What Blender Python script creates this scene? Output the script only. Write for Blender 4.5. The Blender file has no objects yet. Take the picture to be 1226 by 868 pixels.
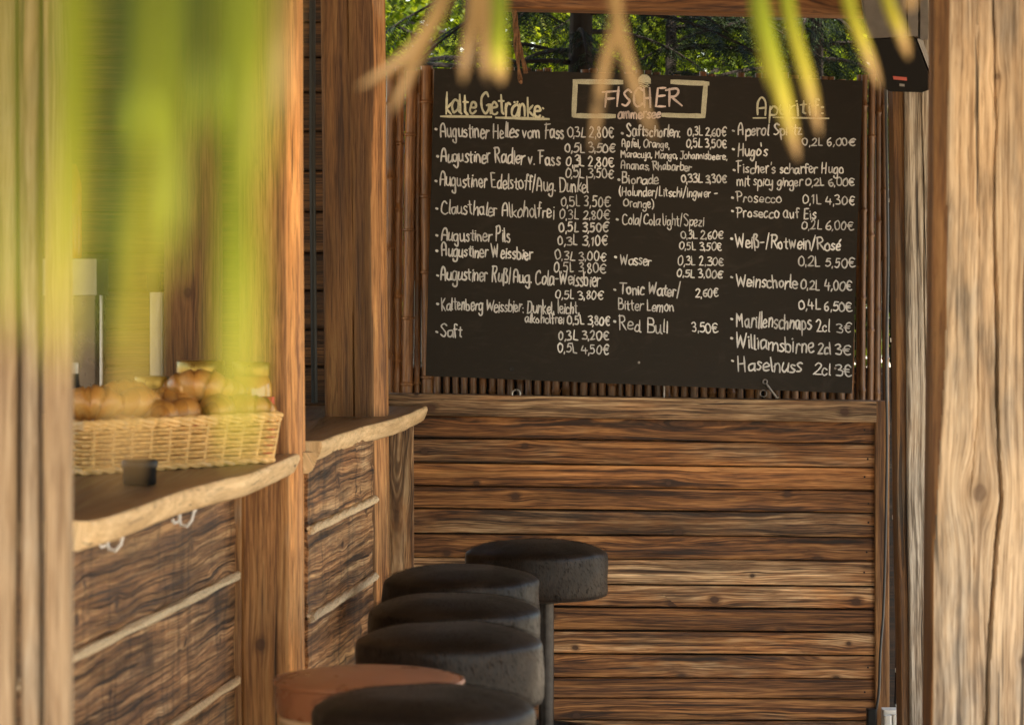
import bpy, bmesh, math, random
from mathutils import Vector, noise, Matrix
R = math.radians
rng = random.Random(11)

# ------------------------------------------------------------------ camera, sky, sun, exposure
scene = bpy.context.scene
C = scene.collection
F = 3698.4                      # focal length in photo pixels (photo is 1226 wide)
CZ = 1.56
HY = 333.0                      # horizon row in the photo
cam_d = bpy.data.cameras.new("camera")
cam = bpy.data.objects.new("camera", cam_d); C.objects.link(cam)
cam.location = (0, 0, CZ); cam.rotation_euler = (R(90), 0, 0)
cam_d.sensor_width = 36; cam_d.lens = 108.6
cam_d.shift_y = -101.0 / 1226
cam_d.clip_start = 0.05; cam_d.clip_end = 500
cam_d.dof.use_dof = True
cam_d.dof.focus_distance = 9.35
cam_d.dof.aperture_fstop = 6.4
scene.camera = cam

SUN_EL, SUN_AZ = 55.0, 163.0
w = bpy.data.worlds.new("World"); scene.world = w; w.use_nodes = True
wn = w.node_tree
bg = wn.nodes["Background"]
sky = wn.nodes.new("ShaderNodeTexSky"); sky.sky_type = 'NISHITA'; sky.sun_disc = False
sky.sun_elevation = R(SUN_EL); sky.sun_rotation = R(SUN_AZ)
sky.air_density = 1.2; sky.dust_density = 2.0
wn.links.new(sky.outputs[0], bg.inputs[0]); bg.inputs[1].default_value = 0.15
sd = bpy.data.lights.new("sun", 'SUN'); sd.energy = 4.2; sd.angle = R(0.5); sd.color = (1, .93, .82)
sun = bpy.data.objects.new("sun", sd); C.objects.link(sun)
S = Vector((math.sin(R(SUN_AZ)) * math.cos(R(SUN_EL)), math.cos(R(SUN_AZ)) * math.cos(R(SUN_EL)), math.sin(R(SUN_EL))))
sun.rotation_euler = S.to_track_quat('Z', 'Y').to_euler(); sun.location = (4, -4, 8)
vs = scene.view_settings
scene.display_settings.display_device = 'sRGB'
vs.view_transform = 'Standard'; vs.look = 'None'; vs.gamma = 1; vs.use_curve_mapping = False
vs.exposure = 2.1
vs.use_white_balance = True; vs.white_balance_temperature = 7100; vs.white_balance_tint = 10
scene.render.engine = 'CYCLES'
scene.cycles.use_denoising = True
scene.cycles.max_bounces = 8; scene.cycles.diffuse_bounces = 5; scene.cycles.transmission_bounces = 6
scene.cycles.transparent_max_bounces = 8
scene.cycles.sample_clamp_indirect = 6

def P(px, py, d):
    "photo pixel at distance d -> world point"
    return Vector(((px - 613) / F * d, d, CZ - (py - HY) / F * d))
def X(px, d): return (px - 613) / F * d
def Z(py, d): return CZ - (py - HY) / F * d
def PZ(px, py, z):
    "photo pixel on the level z"
    d = (CZ - z) * F / (py - HY)
    return Vector(((px - 613) / F * d, d, z))
def nz(x, y=0., z=0.): return noise.noise(Vector((x, y, z)))

# ------------------------------------------------------------------ mesh builder
class MB:
    def __init__(s): s.v = []; s.f = []; s.gr = []; s.ti = []; s.fm = []
    def add(s, vs_, fs, gr=None, tint=(0, 1, 0), m=0):
        b = len(s.v); s.v += [tuple(p) for p in vs_]
        s.gr += [tuple(g) for g in (gr if gr is not None else vs_)]
        s.ti += [tuple(tint)] * len(vs_) if not isinstance(tint, list) else tint
        s.f += [tuple(i + b for i in f) for f in fs]; s.fm += [m] * len(fs)
        return b
    def build(s, name, mats, parent=None, smooth=True, angle=40, origin=None):
        me = bpy.data.meshes.new(name)
        vv = s.v
        o = Vector(origin) if origin is not None else Vector((0, 0, 0))
        if parent is not None:
            o = Vector(parent['_o']) if '_o' in parent else Vector((0, 0, 0))
        if o.length > 0: vv = [(a - o.x, b - o.y, c - o.z) for a, b, c in vv]
        me.from_pydata(vv, [], s.f); me.update()
        a = me.attributes.new('gr', 'FLOAT_VECTOR', 'POINT'); a.data.foreach_set('vector', [c for g in s.gr for c in g])
        a = me.attributes.new('tint', 'FLOAT_COLOR', 'POINT'); a.data.foreach_set('color', [c for t in s.ti for c in (t[0], t[1], t[2], 1)])
        if not isinstance(mats, (list, tuple)): mats = [mats]
        for m in mats: me.materials.append(m)
        me.polygons.foreach_set('material_index', s.fm)
        me.polygons.foreach_set('use_smooth', [smooth] * len(me.polygons))
        if smooth and angle < 180: me.set_sharp_from_angle(angle=R(angle))
        ob = bpy.data.objects.new(name, me); C.objects.link(ob)
        if parent is not None: ob.parent = parent
        else: ob.location = o
        ob['_o'] = tuple(o)
        return ob
    # --- shapes
    def block(s, O, U, V, N, L, W, T, r=.004, nu=24, nv=6, nt=2, disp=None, tint=(0, 1, 0), off=None, m=0, tintf=None, mf=None):
        """long block: runs from O along U for L; V across (W), N outward (T); rounded corners; disp(u,v,w)->(dv,dw)"""
        U, V, N = Vector(U).normalized(), Vector(V).normalized(), Vector(N).normalized(); O = Vector(O)
        off = off or (rng.uniform(0, 50), rng.choice([-1, 1]) * rng.uniform(.09, .2), rng.uniform(.03, .15))
        h, t = W / 2, T / 2; r = min(r, h * .9, t * .9)
        sec = []
        def arc(cx, cy, a0):
            for k in range(4):
                a = a0 + R(90) * k / 3; sec.append((cx + r * math.cos(a), cy + r * math.sin(a)))
        # order: bottom(-w) left->right, right corner, up, front right->left
        arc(-h + r, -t + r, R(180))
        for k in range(1, nv): sec.append((-h + r + (2 * h - 2 * r) * k / nv, -t))
        arc(h - r, -t + r, R(270))
        for k in range(1, nt): sec.append((h, -t + r + (2 * t - 2 * r) * k / nt))
        arc(h - r, t - r, 0)
        for k in range(1, nv): sec.append((h - r - (2 * h - 2 * r) * k / nv, t))
        arc(-h + r, t - r, R(90))
        for k in range(1, nt): sec.append((-h, t - r - (2 * t - 2 * r) * k / nt))
        n = len(sec); vs_, gr = [], []; tl = []
        for i in range(nu + 1):
            u = L * i / nu
            for (a, b) in sec:
                da, db = disp(u, a, b) if disp else (0, 0)
                vs_.append(O + U * u + V * (a + da) + N * (b + db))
                gr.append((u + off[0], a + off[1], b + off[2]))
                if tintf: tl.append(tintf(u, a, b))
        if tintf: tint = tl
        fs = [(i * n + k, i * n + (k + 1) % n, (i + 1) * n + (k + 1) % n, (i + 1) * n + k) for i in range(nu) for k in range(n)]
        fs.append(tuple(range(n - 1, -1, -1))); fs.append(tuple(nu * n + k for k in range(n)))
        if U.dot(V.cross(N)) < 0: fs = [f[::-1] for f in fs]
        s.add(vs_, fs, gr, tint, m)
        if mf:
            k0 = len(s.fm) - len(fs)
            for q in range(nu * n):
                i_, k_ = divmod(q, n); a_, b_ = sec[k_], sec[(k_ + 1) % n]
                s.fm[k0 + q] = mf(L * i_ / nu, (a_[0] + b_[0]) / 2, (a_[1] + b_[1]) / 2)
    def tube(s, pts, rad, seg=8, closed=False, tint=(0, 1, 0), m=0, capped=True, flat=1.0):
        pts = [Vector(p) for p in pts]; n = len(pts)
        rads = rad if isinstance(rad, (list, tuple)) else [rad] * n
        vs_, gr = [], []; L = 0; up = None
        for i, p in enumerate(pts):
            a = pts[(i - 1) % n] if (closed or i > 0) else p
            b = pts[(i + 1) % n] if (closed or i < n - 1) else p
            t = (b - a).normalized() if (b - a).length > 1e-9 else Vector((0, 0, 1))
            if up is None: up = Vector((0, 0, 1)) if abs(t.z) < .9 else Vector((1, 0, 0))
            x = t.cross(up)
            if x.length < 1e-4: x = t.cross(Vector((0, 1, 0)))
            x.normalize(); y = x.cross(t).normalized(); up = y
            if i: L += (p - pts[i - 1]).length
            for k in range(seg):
                an = 2 * math.pi * k / seg
                vs_.append(p + x * (math.cos(an) * rads[i]) + y * (math.sin(an) * rads[i] * flat))
                gr.append((L, math.cos(an) * rads[i], math.sin(an) * rads[i]))
        rows = n if closed else n - 1
        fs = [(i * seg + k, i * seg + (k + 1) % seg, ((i + 1) % n) * seg + (k + 1) % seg, ((i + 1) % n) * seg + k) for i in range(rows) for k in range(seg)]
        if not closed and capped:
            fs.append(tuple(range(seg - 1, -1, -1))); fs.append(tuple((n - 1) * seg + k for k in range(seg)))
        s.add(vs_, fs, gr, tint, m)
    def lathe(s, c, prof, seg=48, disp=None, tint=(0, 1, 0), m=0):
        "prof: list of (r,z); axis z through c"
        c = Vector(c); vs_, gr = [], []
        for (r, z) in prof:
            for k in range(seg):
                a = 2 * math.pi * k / seg; q = Vector((math.cos(a) * r, math.sin(a) * r, z))
                gr.append(q.copy())
                if disp: q = q + disp(a, r, z)
                vs_.append(c + q)
        n = len(prof)
        fs = [(i * seg + k, i * seg + (k + 1) % seg, (i + 1) * seg + (k + 1) % seg, (i + 1) * seg + k) for i in range(n - 1) for k in range(seg)]
        fs.append(tuple(range(seg - 1, -1, -1))); fs.append(tuple((n - 1) * seg + k for k in range(seg)))
        s.add(vs_, fs, gr, tint, m)

def tag(o, label, cat, group=None, kind=None):
    o['label'] = label; o['category'] = cat
    if group: o['group'] = group
    if kind: o['kind'] = kind
    return o
def thing(name, loc, label, cat, group=None):
    o = bpy.data.objects.new(name, None); C.objects.link(o); o.location = loc; o['_o'] = tuple(loc)
    o.empty_display_size = .05
    return tag(o, label, cat, group)
def copy_tree(o, parent=None):
    c = o.copy(); C.objects.link(c); c.parent = parent
    for ch in list(o.children): copy_tree(ch, c)
    return c

# ------------------------------------------------------------------ materials
class NT:
    def __init__(s, name):
        s.mat = bpy.data.materials.new(name); s.mat.use_nodes = True
        s.t = s.mat.node_tree; s.b = s.t.nodes['Principled BSDF']; s.out = s.t.nodes['Material Output']
    def n(s, ty, **kw):
        x = s.t.nodes.new(ty)
        for k, v in kw.items(): setattr(x, k, v)
        return x
    def put(s, sock, v):
        if hasattr(v, 'is_output'): s.t.links.new(v, sock)
        else:
            if sock.type in ('RGBA',) and len(v) == 3: v = (*v, 1)
            sock.default_value = v
    def m(s, op, a, b=0., c=None, clamp=False):
        x = s.n('ShaderNodeMath', operation=op, use_clamp=clamp); s.put(x.inputs[0], a); s.put(x.inputs[1], b)
        if c is not None: s.put(x.inputs[2], c)
        return x.outputs[0]
    def vm(s, op, a, b=(0, 0, 0)):
        x = s.n('ShaderNodeVectorMath', operation=op); s.put(x.inputs[0], a); s.put(x.inputs[1], b)
        return x.outputs['Value'] if op in ('LENGTH', 'DISTANCE', 'DOT_PRODUCT') else x.outputs[0]
    def comb(s, a, b, c):
        x = s.n('ShaderNodeCombineXYZ'); s.put(x.inputs[0], a); s.put(x.inputs[1], b); s.put(x.inputs[2], c); return x.outputs[0]
    def sep(s, v):
        x = s.n('ShaderNodeSeparateXYZ'); s.put(x.inputs[0], v); return x.outputs
    def noise(s, v, scale=1., detail=2., rough=.5, dist=0.):
        x = s.n('ShaderNodeTexNoise'); s.put(x.inputs['Vector'], v); x.inputs['Scale'].default_value = scale
        x.inputs['Detail'].default_value = detail; x.inputs['Roughness'].default_value = rough; x.inputs['Distortion'].default_value = dist
        return x.outputs['Fac']
    def ramp(s, f, stops, interp='LINEAR'):
        x = s.n('ShaderNodeValToRGB'); s.put(x.inputs[0], f); cr = x.color_ramp; cr.interpolation = interp
        while len(cr.elements) < len(stops): cr.elements.new(.5)
        for e, (p, c) in zip(cr.elements, stops):
            e.position = p; e.color = (*c, 1) if len(c) == 3 else c
        return x.outputs[0]
    def mr(s, v, a, b, c=0., d=1., smooth=True):
        x = s.n('ShaderNodeMapRange', interpolation_type='SMOOTHSTEP' if smooth else 'LINEAR')
        s.put(x.inputs[0], v)
        for i, q in enumerate((a, b, c, d)): s.put(x.inputs[i + 1], q)
        return x.outputs[0]
    def mix(s, f, a, b, blend='MIX'):
        x = s.n('ShaderNodeMix', data_type='RGBA', blend_type=blend); s.put(x.inputs[0], f); s.put(x.inputs[6], a); s.put(x.inputs[7], b)
        return x.outputs[2]
    def attr(s, name):
        return s.n('ShaderNodeAttribute', attribute_name=name)
    def bump(s, h, strength=.5, dist=.002):
        x = s.n('ShaderNodeBump'); s.put(x.inputs['Height'], h); x.inputs['Strength'].default_value = strength; x.inputs['Distance'].default_value = dist
        s.put(s.b.inputs['Normal'], x.outputs[0])
    def set(s, **kw):
        names = dict(col='Base Color', rough='Roughness', metal='Metallic', spec='Specular IOR Level', sheen='Sheen Weight', trans='Transmission Weight', ior='IOR', coat='Coat Weight', alpha='Alpha')
        for k, v in kw.items(): s.put(s.b.inputs[names[k]], v)
        return s

def plain(name, col, rough=.5, metal=0., var=.15, scale=30., bump=0., **kw):
    n = NT(name); g = n.attr('gr').outputs['Vector']
    f = n.noise(g, scale, 4, .6)
    lo = tuple(c * (1 - var) for c in col); hi = tuple(min(1, c * (1 + var)) for c in col)
    n.set(col=n.ramp(f, [(.3, lo), (.7, hi)]), rough=n.mr(f, .2, .8, max(.05, rough - .08), min(1, rough + .1)), metal=metal, **kw)
    if bump: n.bump(f, bump, .002)
    return n.mat

def wood(name, dark, mid, light, gd=(.07, .05, .035), gm=(.22, .17, .12), gl=(.46, .38, .29), ring=.0075, warp=1., knots=1., contrast=1.,
         rough=.62, bump=.5, spec=.35, blot=.8, saw=0., kscale=(1.9, 7.0), xk=(), lines=.42, fibre=1., chkt=.665):
    n = NT(name)
    g = n.attr('gr').outputs['Vector']
    t = n.sep(n.attr('tint').outputs['Vector'])
    ku, kv = kscale
    # knots
    sc = n.vm('MULTIPLY', g, (ku, kv, .6))
    vo = n.n('ShaderNodeTexVoronoi', voronoi_dimensions='3D', feature='F1'); n.put(vo.inputs['Vector'], sc); vo.inputs['Scale'].default_value = 1
    vo.inputs['Randomness'].default_value = .9
    df = n.vm('MULTIPLY', n.vm('SUBTRACT', sc, vo.outputs['Position']), (1 / ku, 1 / kv, 0))
    d3 = n.sep(df); rnd = n.sep(vo.outputs['Color'])
    present = n.m('MULTIPLY', n.mr(rnd[0], .42, .46), knots)
    flow = n.m('EXPONENT', n.m('MULTIPLY', -1., n.m('ADD', n.m('POWER', n.m('DIVIDE', d3[0], .042), 2.), n.m('POWER', n.m('DIVIDE', d3[1], .020), 2.))))
    flow = n.m('MULTIPLY', flow, present)
    wob = n.noise(n.vm('MULTIPLY', g, (40, 60, 10)), 1, 2)
    kd = n.m('ADD', n.vm('LENGTH', n.vm('MULTIPLY', df, (.8, 1, 0))), n.m('MULTIPLY', n.m('SUBTRACT', wob, .5), .006))
    ksz = n.mr(rnd[1], 0, 1, .004, .013, False)
    core = n.m('MULTIPLY', n.mr(n.m('DIVIDE', kd, ksz), .75, 1.1, 1., 0.), present)
    halo = n.m('MULTIPLY', n.mr(n.m('DIVIDE', kd, ksz), .8, 2.2, 1., 0.), present)
    wk = None
    for (ku_, kv_, kr_) in xk:          # single knots at known places: rings part round them
        dk = n.vm('MULTIPLY', n.vm('SUBTRACT', g, (ku_, kv_, 0)), (1, 1, 0)); e3 = n.sep(dk)
        fl = n.m('EXPONENT', n.m('MULTIPLY', -1., n.m('ADD', n.m('POWER', n.m('DIVIDE', e3[0], kr_ * 5.5), 2.), n.m('POWER', n.m('DIVIDE', e3[1], kr_ * 3.2), 2.))))
        pd = n.m('ADD', n.vm('LENGTH', n.vm('MULTIPLY', dk, (.75, 1, 0))), n.m('MULTIPLY', n.m('SUBTRACT', wob, .5), .006))
        core = n.m('MAXIMUM', core, n.m('MULTIPLY', n.mr(n.m('DIVIDE', pd, kr_), .7, 1.1, 1., 0.), .6)); halo = n.m('MAXIMUM', halo, n.m('MULTIPLY', n.mr(n.m('DIVIDE', pd, kr_), .8, 2.6, 1., 0.), .7))
        kd = n.m('MINIMUM', kd, pd)
        q = n.m('MULTIPLY', n.m('MULTIPLY', e3[1], fl), .85); wk = q if wk is None else n.m('ADD', wk, q)
    # warped ring field
    w1 = n.m('SUBTRACT', n.noise(n.vm('MULTIPLY', g, (2.2, 9, 9)), 1, 2), .5)
    w2 = n.m('SUBTRACT', n.noise(n.vm('MULTIPLY', g, (7.0, 24, 24)), 1, 2), .5)
    s3 = n.sep(g)
    v2 = n.m('SUBTRACT', s3[1], n.m('MULTIPLY', n.m('MULTIPLY', d3[1], flow), .62))
    if wk is not None: v2 = n.m('SUBTRACT', v2, wk)
    rr = n.vm('LENGTH', n.comb(0., v2, s3[2]))
    rr = n.m('ADD', rr, n.m('MULTIPLY', w1, .045 * warp)); rr = n.m('ADD', rr, n.m('MULTIPLY', w2, .006 * warp))
    irr = n.n('ShaderNodeTexNoise', noise_dimensions='1D'); n.put(irr.inputs['W'], n.m('MULTIPLY', rr, .45 / ring)); irr.inputs['Detail'].default_value = 1.
    ph = n.m('ADD', n.m('MULTIPLY', rr, 1 / ring), n.m('MULTIPLY', irr.outputs['Fac'], 2.4))
    fr = n.m('FRACT', ph)
    wh = n.n('ShaderNodeTexWhiteNoise', noise_dimensions='1D'); n.put(wh.inputs['W'], n.m('FLOOR', ph))
    amp = n.mr(wh.outputs['Value'], 0, 1, .15, 1.0, False)
    prof = n.m('MULTIPLY', n.mr(fr, 0., .72), n.mr(fr, .86, 1.0, 1., 0.)); prof = n.m('MULTIPLY', prof, amp)       # slow earlywood rise, quick latewood edge
    # fibres and streaks
    fib = n.noise(n.vm('MULTIPLY', n.comb(s3[0], rr, s3[2]), (4, 190, 190)), 1, 4, .7)
    stk = n.noise(n.vm('MULTIPLY', n.comb(s3[0], rr, s3[2]), (1.3, 55, 55)), 1, 4, .65)
    blo = n.noise(n.vm('MULTIPLY', g, (2.6, 9, 9)), 1, 4, .65)
    blo2 = n.noise(n.vm('MULTIPLY', n.vm('ADD', g, (31, 7, 3)), (1.5, 14, 14)), 1, 4, .7)
    val = n.m('ADD', n.m('ADD', n.m('MULTIPLY', n.m('SUBTRACT', 1., prof), .46 * contrast), n.m('MULTIPLY', n.m('SUBTRACT', stk, .5), 1.5)), n.m('MULTIPLY', n.m('SUBTRACT', fib, .5), 1.9 * fibre))
    fine = n.noise(n.vm('MULTIPLY', n.comb(s3[0], rr, s3[2]), (11, 430, 430)), 1, 2, .6)
    val = n.m('ADD', val, n.m('MULTIPLY', n.m('SUBTRACT', fine, .5), 1.1 * fibre))
    lin = n.mr(n.noise(n.vm('MULTIPLY', n.vm('ADD', n.comb(s3[0], rr, s3[2]), (17, 2, 4)), (1.2, 95, 95)), 1, 4, .72), .38, .62, -.5, .5)
    val = n.m('ADD', val, n.m('MULTIPLY', lin, n.m('MULTIPLY', lines, n.m('ADD', .35, n.m('MULTIPLY', t[2], .95)))))
    val = n.m('ADD', val, .30 - .32 * contrast + .12)
    c1 = n.ramp(val, [(.05, dark), (.42, mid), (.85, light)])
    c2 = n.ramp(val, [(.05, gd), (.42, gm), (.85, gl)])
    gf = n.mr(n.m('ADD', t[0], n.m('MULTIPLY', n.m('SUBTRACT', blo, .5), 1.6)), .25, .75)
    col = n.mix(gf, c1, c2)
    br = n.m('MULTIPLY', t[1], n.mr(blo2, .25, .75, 1 - .5 * blot, 1 + .45 * blot))
    if saw > 0:
        sw = n.noise(n.vm('MULTIPLY', g, (26, 2.2, 2)), 1, 3, .6)
        br = n.m('MULTIPLY', br, n.mr(sw, .3, .5, 1 - saw, 1.08))
    col = n.mix(1., col, n.comb(br, br, br), 'MULTIPLY')
    col = n.mix(n.m('MULTIPLY', halo, .55), col, tuple(c * .55 for c in dark))
    kr = n.m('FRACT', n.m('MULTIPLY', kd, 420))
    col = n.mix(n.m('MULTIPLY', core, .9), col, n.mix(kr, (.035, .014, .006), (.09, .04, .018)))
    # small drying checks along the grain
    chk = n.noise(n.vm('MULTIPLY', n.vm('ADD', n.comb(s3[0], rr, s3[2]), (3, 11, 5)), (1.1, 80, 40)), 1, 2, .5)
    ck = n.mr(chk, chkt, chkt + .035)
    col = n.mix(n.m('MULTIPLY', ck, .8), col, (.012, .007, .004))
    por = n.mr(n.noise(n.vm('MULTIPLY', n.vm('ADD', n.comb(s3[0], rr, s3[2]), (5, 1, 8)), (9, 300, 200)), 1, 2, .5), .60, .68)
    dirt = n.noise(n.vm('MULTIPLY', g, (9, 45, 45)), 1, 5, .75)
    col = n.mix(n.m('MULTIPLY', por, .5), col, tuple(c_ * .5 for c_ in dark)); col = n.mix(n.mr(dirt, .56, .75, 0, .5), col, tuple(c_ * .7 for c_ in dark))
    h = n.m('ADD', n.m('ADD', n.m('MULTIPLY', n.m('SUBTRACT', 1., prof), -.5), n.m('MULTIPLY', fib, .8)), n.m('MULTIPLY', ck, -1.6))
    n.set(col=col, rough=n.mr(stk, .2, .8, rough - .1, rough + .14), spec=spec)
    n.bump(h, bump, .0018)
    return n.mat

W_wall = wood('weathered_wall_wood', (.042, .015, .005), (.245, .094, .027), (.52, .24, .082), gd=(.050, .026, .013), gm=(.275, .150, .070), gl=(.62, .42, .23), ring=.0085, contrast=.75, knots=1, bump=.9, blot=1.0, warp=.5, kscale=(2.4, 8.), lines=.30, fibre=.85)
W_post = wood('brown_post_wood', (.12, .047, .014), (.32, .145, .048), (.46, .24, .09), ring=.0065, contrast=.35, knots=.7, bump=.6, warp=.35, blot=.8, kscale=(1.6, 6), lines=.20, fibre=.8)
W_pale = wood('bleached_post_wood', (.22, .125, .06), (.43, .285, .16), (.58, .42, .26), gd=(.17, .115, .07), gm=(.40, .30, .20), gl=(.60, .50, .37), ring=.011, contrast=.5, knots=0., warp=.45, bump=.5, blot=.5, lines=.22, fibre=.7, chkt=.63, kscale=(1.2, 5.), rough=.7)
W_grey = wood('grey_cracked_wood', (.12, .07, .035), (.30, .21, .13), (.50, .40, .28), gd=(.10, .075, .05), gm=(.34, .28, .21), gl=(.58, .50, .40), ring=.007, contrast=.5, knots=0., warp=.35, chkt=.62, bump=1., blot=.6)
W_barn = wood('barn_board_wood', (.030, .012, .0045), (.22, .098, .036), (.50, .29, .13), gd=(.030, .015, .007), gm=(.27, .16, .08), gl=(.66, .47, .27), ring=.021, contrast=1.0, warp=.75, knots=1, bump=1.0, blot=1.3, saw=.5, lines=.18, fibre=.55, kscale=(3., 7.))
W_slab = wood('oiled_slab_wood', (.10, .05, .02), (.24, .135, .06), (.36, .22, .11), ring=.012, contrast=.6, knots=.4, bump=.2, rough=.38, spec=.5, blot=.4, lines=.1, fibre=.5)
W_edge = wood('raw_edge_wood', (.42, .26, .12), (.62, .43, .23), (.74, .55, .33), ring=.012, contrast=.35, knots=.1, bump=.2, blot=.3, warp=.3, rough=.75, lines=.06, fibre=.3)
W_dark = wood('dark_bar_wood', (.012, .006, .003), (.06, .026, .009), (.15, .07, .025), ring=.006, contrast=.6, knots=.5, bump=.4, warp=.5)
W_beam = wood('top_beam_wood', (.07, .026, .009), (.19, .076, .024), (.30, .135, .048), ring=.006, contrast=.5, knots=.4, bump=.4, warp=.5)

n = NT('chalkboard_paint'); g = n.attr('gr').outputs['Vector']
f1 = n.noise(n.vm('MULTIPLY', g, (5, 5, 9)), 1, 5, .65, 1.5); f2 = n.noise(n.vm('MULTIPLY', g, (14, 60, 60)), 1, 3, .6)
c = n.ramp(f1, [(.30, (.018, .0142, .0105)), (.55, (.022, .0175, .013)), (.80, (.040, .033, .026))]); c = n.mix(n.mr(f2, .55, .8, 0, .25), c, (.05, .042, .034))
n.set(col=c, rough=n.mr(f1, .3, .8, .6, .8), spec=.14); n.bump(f2, .04, .001); M_board = n.mat
def chalk(name, col):
    n = NT(name); g = n.attr('gr').outputs['Vector']; f = n.noise(g, 420, 3, .7); f2 = n.noise(g, 45, 2)
    c = n.mix(n.mr(f, .30, .62), tuple(x * .55 for x in col), col); c = n.mix(n.mr(f2, .25, .6, .35, 0), c, tuple(x * .45 for x in col))
    t1 = n.sep(n.attr('tint').outputs['Vector'])[1]; n.set(col=n.mix(1., c, n.comb(t1, t1, t1), 'MULTIPLY'), rough=.9, spec=.1); return n.mat
M_chalk = chalk('chalk_marker', (.85, .83, .80)); M_cream = chalk('cream_chalk', (.82, .78, .56)); M_pink = chalk('pink_chalk', (.86, .70, .62))
M_black = plain('black_plastic', (.008, .007, .006), .5, 0, .2, 40, spec=.25)
M_grille = plain('black_grille', (.007, .006, .005), .8, 0, .5, 600, .4, spec=.1)
M_greyp = plain('grey_plastic', (.12, .105, .09), .5, 0, .15, 30)
M_steel = plain('brushed_steel', (.36, .33, .29), .42, 1., .08, 60)
M_iron = plain('dull_iron', (.20, .18, .16), .5, .8, .4, 120, .2)
M_nail = plain('rusty_nail', (.02, .012, .008), .6, .5, .4, 200)
M_pole = plain('worn_black_steel', (.035, .03, .027), .38, .6, .5, 40, .15)
M_white = plain('white_plastic', (.62, .58, .50), .45, 0, .06, 20)
M_hookw = plain('white_coated_metal', (.75, .73, .70), .3, 0, .05, 40)
M_red = plain('red_print', (.55, .05, .02), .45, 0, .1, 20)
M_badge = plain('red_badge', (.26, .035, .018), .5, 0, .1, 20)
M_rope = plain('jute_rope', (.62, .46, .28), .9, 0, .35, 220, .8)
M_raffia = plain('dry_raffia', (.16, .075, .03), .8, 0, .5, 90, .6)
M_wicker = plain('peeled_willow', (.64, .40, .15), .5, 0, .28, 60, .25)
M_cable = plain('black_cable', (.008, .007, .007), .7, 0, .2, 50, spec=.15)
M_cablg = plain('grey_cable', (.014, .013, .012), .45, 0, .2, 50)
M_amber = plain('orange_glass', (.62, .20, .05), .12, 0, .25, 12, coat=.6)
M_gold = plain('gold_lid', (.30, .19, .04), .3, .7, .15, 40)
M_jam = plain('dark_jam', (.10, .012, .008), .12, 0, .4, 25, coat=.8)
M_honey = plain('honey_glass', (.52, .27, .06), .15, 0, .3, 20, coat=.7)

# cowhide: short dark hair with brown patches and sheen
n = NT('dark_cowhide'); g = n.attr('gr').outputs['Vector']
f1 = n.noise(g, 5, 3, .5, .6); f2 = n.noise(n.vm('MULTIPLY', g, (330, 330, 28)), 1, 3, .6, .6)
c = n.ramp(f1, [(.30, (.0035, .0024, .0018)), (.52, (.009, .0056, .0038)), (.75, (.028, .018, .012))])
c = n.mix(n.mr(f2, .42, .75, 0, .55), c, (.042, .027, .018))
n.set(col=c, rough=n.mr(f2, .3, .7, .36, .55), spec=.2, sheen=.04); n.b.inputs['Sheen Roughness'].default_value = .4
n.b.inputs['Sheen Tint'].default_value = (.8, .65, .5, 1)
n.bump(f2, .3, .002); M_hide = n.mat
n = NT('hide_hair'); t = n.sep(n.attr('tint').outputs['Vector'])
n.set(col=n.ramp(t[0], [(0., (.004, .003, .0024)), (.5, (.018, .011, .007)), (1., (.085, .055, .036))]), rough=.6, spec=.03); M_hair = n.mat
n = NT('tan_leather'); g = n.attr('gr').outputs['Vector']
f1 = n.noise(g, 9, 4, .6); vo = n.n('ShaderNodeTexVoronoi', feature='DISTANCE_TO_EDGE'); n.put(vo.inputs['Vector'], g); vo.inputs['Scale'].default_value = 480
n.set(col=n.ramp(f1, [(.3, (.26, .095, .04)), (.7, (.38, .15, .065))]), rough=n.mr(f1, .3, .7, .24, .38), spec=.6)
n.bump(n.m('ADD', n.mr(vo.outputs[0], 0, .15), n.m('MULTIPLY', f1, 1.5)), .25, .0012); M_leather = n.mat
# bamboo
n = NT('smoked_bamboo'); g = n.attr('gr').outputs['Vector']; t = n.sep(n.attr('tint').outputs['Vector'])
f = n.noise(n.vm('MULTIPLY', g, (9, 160, 160)), 1, 4, .65); f2 = n.noise(n.vm('MULTIPLY', g, (6, 12, 12)), 1, 3)
c = n.ramp(f, [(.25, (.05, .020, .008)), (.55, (.15, .066, .024)), (.8, (.27, .14, .055))])
c = n.mix(n.mr(f2, .45, .75, 0, .7), c, (.045, .024, .013))
n.set(col=n.mix(1., c, n.comb(t[1], t[1], t[1]), 'MULTIPLY'), rough=.38, spec=.5); n.bump(f, .2, .001); M_bamboo = n.mat
# croissant crust
n = NT('croissant_crust'); g = n.attr('gr').outputs['Vector']; t = n.sep(n.attr('tint').outputs['Vector'])
f = n.noise(n.vm('MULTIPLY', g, (30, 60, 60)), 1, 4, .6)
c = n.ramp(n.m('ADD', n.m('MULTIPLY', f, .5), n.m('MULTIPLY', t[0], .6)), [(.25, (.74, .47, .17)), (.58, (.54, .26, .06)), (.95, (.24, .08, .015))])
n.set(col=c, rough=.33, spec=.5, coat=.2); n.bump(n.noise(n.vm('MULTIPLY', g, (60, 30, 10)), 1, 5, .7), .5, .003); M_crust = n.mat
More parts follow.
